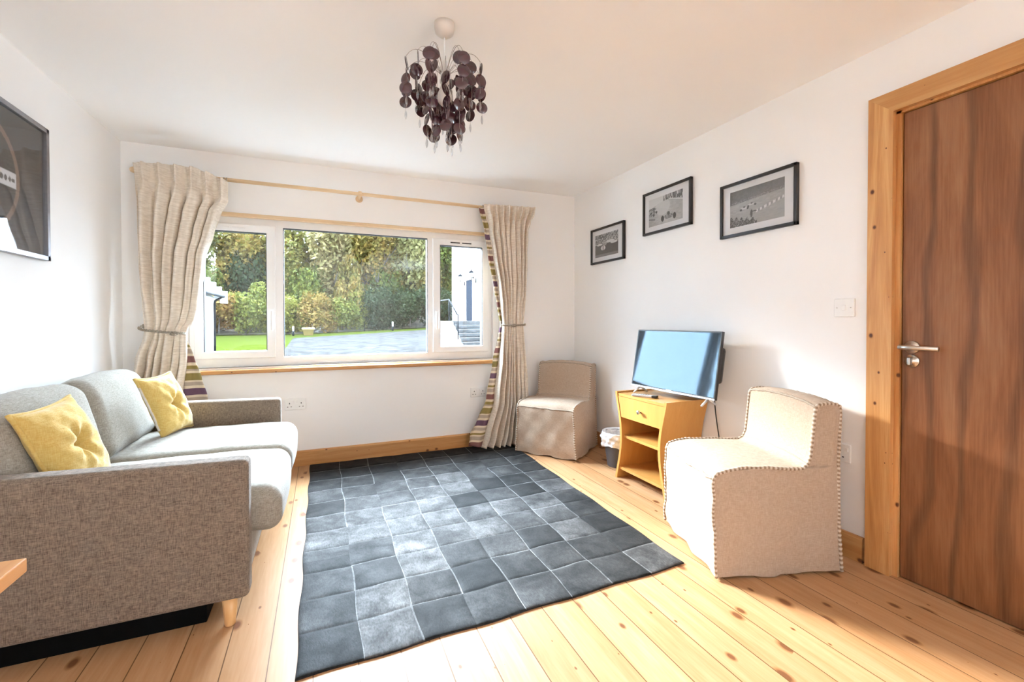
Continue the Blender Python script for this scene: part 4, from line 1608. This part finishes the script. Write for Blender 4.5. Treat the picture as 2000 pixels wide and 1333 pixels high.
# ------------------------------------------------------------------ chandelier
LX, LY = 0.462, 1.775
ch = thing('pendant_lamp', 'pendant lamp hung with burgundy discs and clear crystal drops', 'lamp', (LX, LY, ZC))
MB().lathe([(0.041, ZC), (0.041, ZC - 0.020), (0.036, ZC - 0.038), (0.020, ZC - 0.050), (0.006, ZC - 0.056)], (LX, LY, 0), 'z', 30).build('ceiling_rose', M['rose'], ch, True)
MB().tube([(LX, LY, ZC - 0.050), (LX, LY, 2.14)], 0.0032, 8).build('flex', M['white_plastic'], ch, True)
MB().lathe([(0.012, 2.145), (0.016, 2.12), (0.016, 2.075), (0.019, 2.07), (0.019, 2.06)], (LX, LY, 0), 'z', 18).build('lamp_holder', M['white_plastic'], ch, True)
MB().lathe([(0.012, 2.06), (0.016, 2.045), (0.028, 2.015), (0.030, 2.0), (0.026, 1.982), (0.014, 1.970), (0.002, 1.967)], (LX, LY, 0), 'z', 20).build('bulb', M['bulb'], ch, True)
fr = MB()
disc_n = 0
disc_mesh = MB().lathe([(0.0001, -0.0007), (0.0235, -0.0007), (0.0245, 0.0), (0.0235, 0.0007), (0.0001, 0.0007)], (0, 0, 0), 'y', 26)
drop_mesh = MB().lathe([(0.0005, 0.012), (0.004, 0.004), (0.0055, -0.008), (0.004, -0.018), (0.0005, -0.026)], (0, 0, 0), 'z', 6)
d0 = c0 = None
lr = random.Random(11)
tiers = [(9, 0.158, 2.155, 2.110, 3, 0.0), (8, 0.118, 2.170, 2.140, 3, 0.3), (7, 0.072, 2.150, 2.075, 5, 0.1), (3, 0.032, 2.130, 1.985, 3, 0.5)]
for (na, rad, zpk, zend, nd, off) in tiers:
    for k in range(na):
        a = 2 * PI * (k + off) / na + lr.uniform(-0.12, 0.12)
        rr = rad * lr.uniform(0.93, 1.06)
        dx, dy = math.cos(a), math.sin(a)
        pts = []
        for i in range(13):
            s = i / 12
            zc = 2.100 + (zpk - 2.100) * math.sin(PI * min(1, s * 0.62)) if s < 0.8 else None
            z = 2.095 + (zpk + 0.01 - 2.095) * math.sin(PI * s * 0.60) * 1.0
            z = z + (zend - (2.095 + (zpk + 0.01 - 2.095) * math.sin(PI * 0.60))) * s ** 4
            pts.append((LX + dx * (0.014 + (rr - 0.014) * s), LY + dy * (0.014 + (rr - 0.014) * s), z))
        fr.tube(pts, 0.0011, 5)
        ex_, ey_ = LX + dx * rr, LY + dy * rr
        z = zend
        for q in range(nd):
            z -= 0.020 + 0.004 * lr.random()
            jx, jy = lr.uniform(-0.004, 0.004), lr.uniform(-0.004, 0.004)
            if d0 is None:
                o = d0 = disc_mesh.build('disc', M['disc'], ch)
            else:
                o = d0.copy()
                C.objects.link(o)
                o.parent = ch
            o.location = (ex_ + jx - LX, ey_ + jy - LY, z - 0.006 - ZC)
            o.rotation_euler = (lr.uniform(-0.15, 0.15), lr.uniform(0, 6.28), -0.25 + lr.choice((0, PI)) + lr.gauss(0, 0.75))
            disc_n += 1
            z -= 0.024
        fr.tube([(ex_, ey_, zend), (ex_, ey_, z - 0.016)], 0.0006, 4)
        if c0 is None:
            o = c0 = drop_mesh.build('crystal_drop', M['crystal'], ch)
        else:
            o = c0.copy()
            C.objects.link(o)
            o.parent = ch
        o.location = (ex_ - LX, ey_ - LY, z - 0.026 - ZC)
        if rad < 0.08:
            o2 = c0.copy()
            C.objects.link(o2)
            o2.parent = ch
            o2.location = (ex_ + 0.004 - LX, ey_ - LY, z + 0.010 - ZC)
fr.build('wire_frame', M['wire'], ch, True)

# ------------------------------------------------------------------ table corner at the left edge
tb = thing('side_table', 'corner of a varnished wooden table at the near left', 'table', (-0.73, 0.50, 0))
TX0, TX1, TY0, TY1, TH = -1.06, -0.404, 0.02, 0.888, 0.750
MB().bbox((TX0, TY0, TH - 0.021), (TX1, TY1, TH), 0.002, 2).build('tabletop', M['table_wood'], tb, True)
for (x, y) in ((TX0 + 0.04, TY0 + 0.04), (TX1 - 0.075, TY0 + 0.04), (TX0 + 0.04, TY1 - 0.075), (TX1 - 0.075, TY1 - 0.075)):
    MB().bbox((x, y, 0.0005), (x + 0.04, y + 0.04, TH - 0.0205), 0.003).build('leg', M['table_wood'], tb, True)

# ================================================================== outdoors
def gz(x, y):
    k = max(0.0, min(1.0, (y - 6) / 36))
    rise = max(0.0, min(1.0, (x + 2) / 22)) * 1.0
    return GZ + 0.10 * k + rise * k


def terrain(poly_fn, x0, x1, y0, y1, nx, ny, lift):
    return MB().grid(lambda a, b: (lambda p: (p[0], p[1], gz(p[0], p[1]) + lift))(poly_fn(a, b)), nx, ny)


t = NT('lawn_grass')
v = t.coord()
t.set(color=t.mix(0.5, t.ramp(t.noise(v, 0.7, 4), [(0.3, (0.0133, 0.0185, 0.0026)), (0.7, (0.0213, 0.0265, 0.0047))]), t.ramp(t.noise(v, 25, 3), [(0.3, (0.0106, 0.0166, 0.0020)), (0.7, (0.0225, 0.0279, 0.0053))])), rough=1.0, spec=0.0)
M['grass'] = t.m
t = NT('grey_gravel')
v = t.coord()
vo = t.new('ShaderNodeTexVoronoi')
vo.inputs['Scale'].default_value = 6.0
t.l.new(v, vo.inputs['Vector'])
t.set(color=t.mix(0.5, t.ramp(t.noise(v, 1.6, 9, 0.8), [(0.40, (0.0040, 0.0040, 0.0042)), (0.60, (0.0360, 0.0350, 0.0345))]), t.ramp(vo.outputs['Distance'], [(0.0, (0.0066, 0.0066, 0.0070)), (0.7, (0.0260, 0.0255, 0.0250))])), rough=1.0, spec=0.0)
M['gravel'] = t.m
M['render'] = plain('white_house_render', (0.80, 0.82, 0.85), 0.9, 0.03, 3)
M['slate'] = plain('blue_grey_slate', (0.035, 0.045, 0.058), 0.6, 0.25, 14)
M['stone_step'] = plain('weathered_stone', (0.05, 0.05, 0.05), 0.9, 0.35, 7)
M['dark_metal'] = plain('dark_iron', (0.010, 0.011, 0.013), 0.9, 0.1, spec=0.05)
M['house_door'] = plain('dark_painted_door', (0.012, 0.014, 0.018), 1.0, 0.1, spec=0.0)
M['grit'] = plain('yellow_plastic', (0.1020, 0.0690, 0.0060), 0.5, 0.05)
M['lamp_glass'] = plain('pale_lantern_glass', (0.5, 0.5, 0.48), 0.2, 0.05)
M['bark'] = plain('grey_brown_bark', (0.075, 0.066, 0.060), 0.9, 0.35, 5)
M['soil'] = plain('dark_leaf_litter', (0.0420, 0.0385, 0.0182), 0.95, 0.5, 1.2)


def leaf_mat(name, cols):
    t = NT(name)
    v = t.coord()
    oi = t.new('ShaderNodeObjectInfo')
    n = t.noise(v, 1.1, 3, 0.6)
    n2 = t.noise(v, 9.0, 2, 0.5)
    f = t.math('ADD', t.math('MULTIPLY', n, 0.6), t.math('ADD', t.math('MULTIPLY', n2, 0.45), t.math('MULTIPLY', t.math('SUBTRACT', oi.outputs['Random'], 0.5), 0.30)))
    k = len(cols)
    col = t.ramp(f, [(0.28 + 0.5 * i / (k - 1), c) for i, c in enumerate(cols)])
    t.set(color=col, rough=0.7, spec=0.2)
    tl = t.new('ShaderNodeBsdfTranslucent')
    t.l.new(col, tl.inputs['Color'])
    mx = t.new('ShaderNodeMixShader')
    mx.inputs[0].default_value = 0.3
    t.l.new(t.b.outputs[0], mx.inputs[1])
    t.l.new(tl.outputs[0], mx.inputs[2])
    t.l.new(mx.outputs[0], t.n['Material Output'].inputs['Surface'])
    return t.m


M['leaf_shrub'] = leaf_mat('shrub_leaves', [(0.0259, 0.0407, 0.0104), (0.0702, 0.0887, 0.0163), (0.1404, 0.1441, 0.0222), (0.1922, 0.1478, 0.0296)])
M['leaf_autumn'] = leaf_mat('autumn_leaves', [(0.0517, 0.0628, 0.0192), (0.1109, 0.1035, 0.0244), (0.1848, 0.1220, 0.0296), (0.1996, 0.0887, 0.0266)])
M['leaf_pale'] = leaf_mat('pale_leaves', [(0.0813, 0.0887, 0.0370), (0.1404, 0.1404, 0.0517), (0.1848, 0.1589, 0.0628), (0.1922, 0.1404, 0.0665)])
M['leaf_dark'] = leaf_mat('evergreen_leaves', [(0.0074, 0.0163, 0.0059), (0.0148, 0.0266, 0.0074), (0.0252, 0.0370, 0.0096)])

struct('ground_lawn', terrain(lambda a, b: (-30 + 75 * a, YB + WT + 66 * b), 0, 0, 0, 0, 50, 44, 0.0), M['grass'], 'green lawn beyond the window', 'lawn')


def gravel_xy(a, b):
    left = [(3.99, -1.3), (12, -1.35), (21, -1.55), (30, -1.8), (39, -2.05)]
    y_l = 3.99 + (39 - 3.99) * b
    xl = left[-1][1]
    for p, q in zip(left[:-1], left[1:]):
        if p[0] <= y_l <= q[0]:
            xl = p[1] + (q[1] - p[1]) * (y_l - p[0]) / (q[0] - p[0])
    x = xl + (34 - xl) * a
    far = 38.5 + 4.0 * min(1, a * 36 / 14)
    y = 3.99 + (far - 3.99) * b
    return (x, y)


struct('ground_gravel', terrain(gravel_xy, 0, 0, 0, 0, 40, 40, 0.02), M['gravel'], 'grey gravel drive beyond the window', 'drive')

# trees and shrubs
tr = random.Random(21)


def leaf_cloud(n, rx, ry, rz, size, seed, lumps=26, hollow=0.35):
    r = np.random.default_rng(seed)
    cs = r.normal(size=(lumps, 3))
    cs /= np.linalg.norm(cs, axis=1)[:, None]
    cs *= (hollow + (1 - hollow) * r.random((lumps, 1)) ** 0.5) * 0.78
    mb = MB()
    for i in range(n):
        c = cs[r.integers(lumps)]
        d = r.normal(size=3)
        d /= np.linalg.norm(d)
        p = c + d * 0.36 * r.random() ** 0.45
        p = p * np.array([rx, ry, rz])
        u = r.normal(size=3)
        u /= np.linalg.norm(u)
        w_ = np.cross(u, r.normal(size=3))
        w_ /= np.linalg.norm(w_)
        s = size * (0.6 + 0.8 * r.random())
        mb.add([p + u * s, p + w_ * s * 0.55, p - u * s, p - w_ * s * 0.55], [(0, 1, 2, 3)])
    return mb


shrub_meshes, crown_meshes, trunk_meshes = [], [], []
for i in range(3):
    o = leaf_cloud(5200, 2.6, 2.0, 2.7, 0.15, 40 + i, 30).build('foliage', M['leaf_shrub'])
    shrub_meshes.append(o.data)
    bpy.data.objects.remove(o)
for i in range(4):
    o = leaf_cloud(6500 if i < 3 else 2600, 3.6, 3.0, 5.6, 0.24 if i < 3 else 0.2, 60 + i, 34, 0.3).build('foliage', M['leaf_autumn'])
    crown_meshes.append(o.data)
    bpy.data.objects.remove(o)
for i in range(3):
    mb = MB()
    r_ = random.Random(80 + i)
    lean = r_.uniform(-0.5, 0.5)
    main = [(lean * (k / 10) ** 2, 0.3 * math.sin(k * 0.6), 13.5 * k / 10) for k in range(11)]
    mb.tube(main, [0.30 - 0.026 * k for k in range(11)], 8)
    for b_ in range(13):
        k = r_.uniform(0.25, 0.95)
        p = Vector(main[int(k * 10)])
        a = r_.uniform(0, 2 * PI)
        L = r_.uniform(1.8, 3.6)
        d = Vector((math.cos(a), math.sin(a), r_.uniform(0.5, 1.2))).normalized()
        q = p + d * L
        mb.tube([p, p + d * L * 0.5 + Vector((0, 0, 0.15)), q], [0.09, 0.06, 0.03], 5)
        for s_ in range(3):
            e_ = q + Vector((r_.uniform(-1, 1), r_.uniform(-1, 1), r_.uniform(0.3, 1.2)))
            mb.tube([p + d * L * 0.6, q * 0.5 + e_ * 0.5, e_], [0.04, 0.03, 0.012], 4)
    o = mb.build('trunk', M['bark'])
    trunk_meshes.append(o.data)
    bpy.data.objects.remove(o)


def mesh_child(name, me, parent, mat=None, loc=(0, 0, 0), scale=(1, 1, 1), rz=0):
    o = bpy.data.objects.new(name, me)
    C.objects.link(o)
    o.parent = parent
    o.location = loc
    o.scale = scale
    o.rotation_euler = (0, 0, rz)
    if mat is not None:
        o.material_slots[0].link = 'OBJECT'
        o.material_slots[0].material = mat
    return o


SHR = {'leaf_shrub': ('yellow-green bushes in the hedge', 'dense yellow-green bush in the hedge across the drive'),
       'leaf_autumn': ('orange-brown bushes in the hedge', 'orange-brown autumn bush in the hedge across the drive'),
       'leaf_dark': ('dark evergreen bushes in the hedge', 'dark evergreen bush in the hedge across the drive')}
nx_ = 0
for (yy, sc_, step, x) in ((50.5, 1.0, 3.0, -24.0), (53.0, 1.75, 4.6, -25.0)):
    while x < 28:
        y = yy + tr.uniform(-0.6, 0.6)
        h = tr.uniform(0.85, 1.15) * sc_
        kind = tr.choice(['leaf_shrub', 'leaf_shrub', 'leaf_shrub', 'leaf_autumn', 'leaf_dark'])
        rt = thing('shrub', SHR[kind][1] if sc_ < 1.5 else SHR[kind][1].replace('bush in the hedge', 'tall bush behind the hedge'), 'bush', (x, y, gz(x, y)), 0,
                   SHR[kind][0] if sc_ < 1.5 else SHR[kind][0].replace('bushes in', 'tall bushes behind'))
        mesh_child('foliage', shrub_meshes[nx_ % 3], rt, M[kind], (0, 0, 2.15 * h), (1.0 if sc_ < 1.5 else 1.2, 1, h), tr.uniform(0, 6))
        MB().tube([(0, 0, 0.0), (0.05, 0.02, 1.6)], [0.09, 0.05], 6).build('stem', M['bark'], rt)
        nx_ += 1
        x += step
TRG = {'leaf_autumn': ('orange autumn trees behind the hedge', 'tall tree with orange-brown autumn leaves behind the hedge'),
       'leaf_pale': ('pale yellow-green trees behind the hedge', 'tall tree with pale yellowing leaves behind the hedge'),
       'leaf_shrub': ('green trees behind the hedge', 'tall tree with yellow-green leaves behind the hedge')}
k_ = 0
for row, (yy, step, x0) in enumerate(((54.5, 4.3, -25), (60.0, 4.6, -27))):
    x = x0
    while x < 30:
        y = yy + tr.uniform(-1, 1)
        h = tr.uniform(0.9, 1.15)
        left = x < -3.5
        sc_ = 1.0 if row == 0 else 1.22
        km = tr.choice(['leaf_autumn', 'leaf_pale', 'leaf_shrub', 'leaf_pale'])
        rt = thing('tree', TRG[km][1], 'tree', (x, y, gz(x, y)), 0, TRG[km][0])
        mesh_child('trunk', trunk_meshes[k_ % 3], rt, None, (0, 0, 0), (1, 1, sc_ * h), tr.uniform(0, 6))
        cm = crown_meshes[3] if left and row > 0 else crown_meshes[k_ % 3]
        mesh_child('crown', cm, rt, M[km], (0, 0, (8.2 if row < 2 else 9.4) * h * sc_), (1.0, 1.0, sc_ * h), tr.uniform(0, 6))
        k_ += 1
        x += step + tr.uniform(-0.6, 0.6)
struct('ground_bank', MB().grid(lambda a, b: (-30 + 64 * a, 49.4 + 24 * b, gz(-30 + 64 * a, 49) + 0.05 + 9.0 * b ** 1.3), 30, 12), M['soil'], 'dark leaf-covered bank under the hedge', 'bank')

# fence, markers, grit bin
fn = thing('wire_fence', 'low wire fence along the far edge of the lawn', 'fence', (2, 47.5, 0))
for k in range(19):
    x = -22 + 2.6 * k
    MB().box((x - 0.02, 47.48, gz(x, 47.5) - 0.05), (x + 0.02, 47.52, gz(x, 47.5) + 0.62)).build('post', M['dark_metal'], fn, True)
for zz_ in (0.25, 0.42, 0.60):
    MB().tube([(-22 + 2.6 * k, 47.5, gz(-22 + 2.6 * k, 47.5) + zz_) for k in range(19)], 0.009, 5).build('rail', M['dark_metal'], fn, True)
for (x, lab) in ((-2.35, 'white-topped marker post beside the yellow grit bin'), (6.35, 'white-topped marker post at the right of the drive')):
    q = thing('marker_post', lab, 'post', (x, 44.5, gz(x, 44.5)), 0, 'marker posts by the drive')
    MB().lathe([(0.09, 0.0), (0.085, 0.42)], (0, 0, 0), 'z', 12).build('base', M['dark_metal'], q)
    MB().lathe([(0.075, 0.42), (0.07, 0.85), (0.02, 0.88)], (0, 0, 0), 'z', 12).build('cap', M['white_plastic'], q)
gb = thing('grit_bin', 'yellow grit bin at the far edge of the drive', 'grit bin', (-1.08, 43.2, gz(-1.08, 43.2) + 0.03))
mb = MB()
vs = [(-0.36, -0.28, 0), (0.36, -0.28, 0), (0.36, 0.28, 0), (-0.36, 0.28, 0), (-0.44, -0.34, 0.50), (0.44, -0.34, 0.50), (0.44, 0.34, 0.50), (-0.44, 0.34, 0.50)]
mb.add(vs, [(0, 3, 2, 1), (4, 5, 6, 7), (0, 1, 5, 4), (1, 2, 6, 5), (2, 3, 7, 6), (3, 0, 4, 7)])
mb.build('tub', M['grit'], gb)
MB().prism([(-0.40, 0.50), (0.40, 0.50), (0.40, 0.58), (0.1, 0.70), (-0.36, 0.60)], 'x', -0.50, 0.50).build('lid', M['grit'], gb)

# white cottage on the left, crow-stepped gable and slate roof
cot = thing('cottage', 'white cottage with slate roof and crow-stepped gable at left', 'building', (-6.5, 16, GZ))
MB().box((-9.5, 12.5, GZ - 0.3), (-4.5, 24.0, 2.20)).build('wall', M['render'], cot, True)
MB().box((-9.6, 5.2, GZ - 0.3), (-4.46, 12.5, 3.9)).build('reflector_wing', M['render'], cot, True)  # unseen white block and roof, added to brighten the television's reflection
MB().prism([(-4.1, 3.9), (-9.9, 3.9), (-7.0, 6.2)], 'y', 5.0, 12.6).build('reflector_wing_roof', M['slate'], cot, True)
MB().box((-9.52, 12.5, GZ - 0.3), (-4.47, 24.02, -0.22)).build('plinth', M['slate'], cot, True)
sl = 0.90
mb = MB()
mb.prism([(-4.14, 2.24), (-4.14, 2.31), (-7.0, 2.31 + sl * 2.86), (-9.86, 2.31), (-9.86, 2.24), (-7.0, 2.24 + sl * 2.80)], 'y', 12.55, 24.0)
mb.build('roof', M['slate'], cot, True)
mb = MB()
mb.prism([(-4.5, 2.2), (-9.5, 2.2), (-7.0, 2.2 + sl * 2.5)], 'y', 23.7, 23.98)
for k in range(13):
    xa = -4.02 - 0.225 * k
    zt_ = 2.48 + 0.205 * k
    mb.box((xa - 0.25, 24.0, zt_ - 0.55), (xa, 24.32, zt_))
    xb = -14.0 - xa
    mb.box((xb, 24.0, zt_ - 0.55), (xb + 0.25, 24.32, zt_))
mb.box((-9.5, 24.0, GZ - 0.3), (-4.5, 24.3, 2.2))
mb.build('gable', M['render'], cot, True)
mb = MB()
mb.tube([(-4.12, 12.6, 2.23), (-4.12, 24.0, 2.23)], 0.06, 8)
mb.tube([(-4.14, 23.8, 2.2), (-4.42, 23.8, 2.02), (-4.44, 23.8, 1.9), (-4.44, 23.8, GZ)], 0.045, 8)
mb.build('gutter', M['dark_metal'], cot, True)

# white house on the right with steps
hs = thing('house', 'white rendered house with a dark door at right', 'building', (9, 17, GZ))
MB().box((6.0, 11.5, GZ - 0.3), (14.0, 21.7, 7.0)).build('wall', M['render'], hs, True)
MB().prism([(5.7, 7.0), (14.3, 7.0), (10, 10.2)], 'y', 11.3, 21.9).build('roof', M['slate'], hs, True)
MB().box((5.985, 11.5, GZ - 0.3), (6.02, 16.9, 0.55)).build('plinth', M['stone_step'], hs, True)
MB().box((5.97, 18.30, 1.11), (6.04, 19.24, 2.92)).build('door', M['house_door'], hs, True)
MB().box((5.95, 18.22, 1.10), (6.02, 18.31, 3.0)).box((5.95, 19.23, 1.10), (6.02, 19.32, 3.0)).box((5.95, 18.22, 2.91), (6.02, 19.32, 3.0)).build('door_surround', M['render'], hs, True)
for (y, lab) in ((19.55, 'black wall lantern left of the house door'), (17.92, 'black wall lantern right of the house door')):
    q = thing('wall_lantern', lab, 'lantern', (5.78, y, 2.92), 0, 'wall lanterns by the house door')
    MB().tube([(0.219, 0, -0.12), (0.10, 0, -0.18), (0.0, 0, -0.10), (0, 0, -0.02)], 0.016, 6).bbox((0.19, -0.05, -0.22), (0.219, 0.05, -0.02), 0.005).build('bracket', M['dark_metal'], q)
    MB().lathe([(0.055, 0.0), (0.095, 0.20)], (0, 0, 0), 'z', 6).build('glass', M['lamp_glass'], q)
    MB().lathe([(0.06, -0.02), (0.062, 0.0)], (0, 0, 0), 'z', 6).lathe([(0.125, 0.20), (0.07, 0.28), (0.02, 0.31), (0.022, 0.36), (0.003, 0.38)], (0, 0, 0), 'z', 6).build('cap', M['dark_metal'], q)
st = thing('stone_steps', 'grey stone steps with white side wall climbing to the house door', 'steps', (5.3, 16.5, GZ))
n_ = 9
for k in range(n_):
    zt_ = 1.10 - 0.158 * k
    MB().bbox((4.74, 17.2 - 0.255 * (k + 1), zt_ - 0.158 - 0.12), (5.97, 17.2 - 0.255 * k + 0.04, zt_ - 0.158), 0.015).build('tread', M['stone_step'], st, True)
MB().box((4.74, 17.2, 0.95), (5.97, 20.4, 1.10)).build('landing', M['stone_step'], st, True)
poly = [(20.4, GZ - 0.2), (20.4, 1.09), (17.2, 1.09)]
for k in range(n_):
    zt_ = 1.10 - 0.158 * (k + 1)
    poly += [(17.2 - 0.255 * k, zt_ + 0.158 - 0.01), (17.2 - 0.255 * (k + 1), zt_ - 0.01 + 0.158 * 0.6)]
poly += [(17.2 - 0.255 * n_, GZ - 0.2)]
MB().prism(poly, 'x', 4.58, 4.74).build('side_wall', M['render'], st, True)
MB().box((4.7, 17.3, GZ - 0.2), (5.97, 20.4, 0.95)).build('landing_base', M['render'], st, True)
rl = thing('stair_railing', 'black iron handrail beside the stone steps', 'railing', (4.62, 16.5, 0.4))
mb = MB().tube([(4.64, 16.0, 1.30), (4.64, 17.25, 1.95), (4.64, 20.3, 1.98)], 0.028, 8)
mb.build('handrail', M['dark_metal'], rl, True)
for (y, zb_, zt_) in ((16.0, 0.30, 1.36), (17.25, 1.09, 1.95), (18.8, 1.09, 1.96), (20.3, 1.09, 1.98)):
    MB().tube([(4.64, y, zb_), (4.64, y, zt_)], 0.026, 8).build('post', M['dark_metal'], rl, True)
for k in range(5):
    y = 16.2 + 0.2 * k
    MB().tube([(4.64, y, 0.42 + 0.13 * k), (4.64, y, 1.39 + 0.104 * k)], 0.010, 5).build('baluster', M['dark_metal'], rl, True)
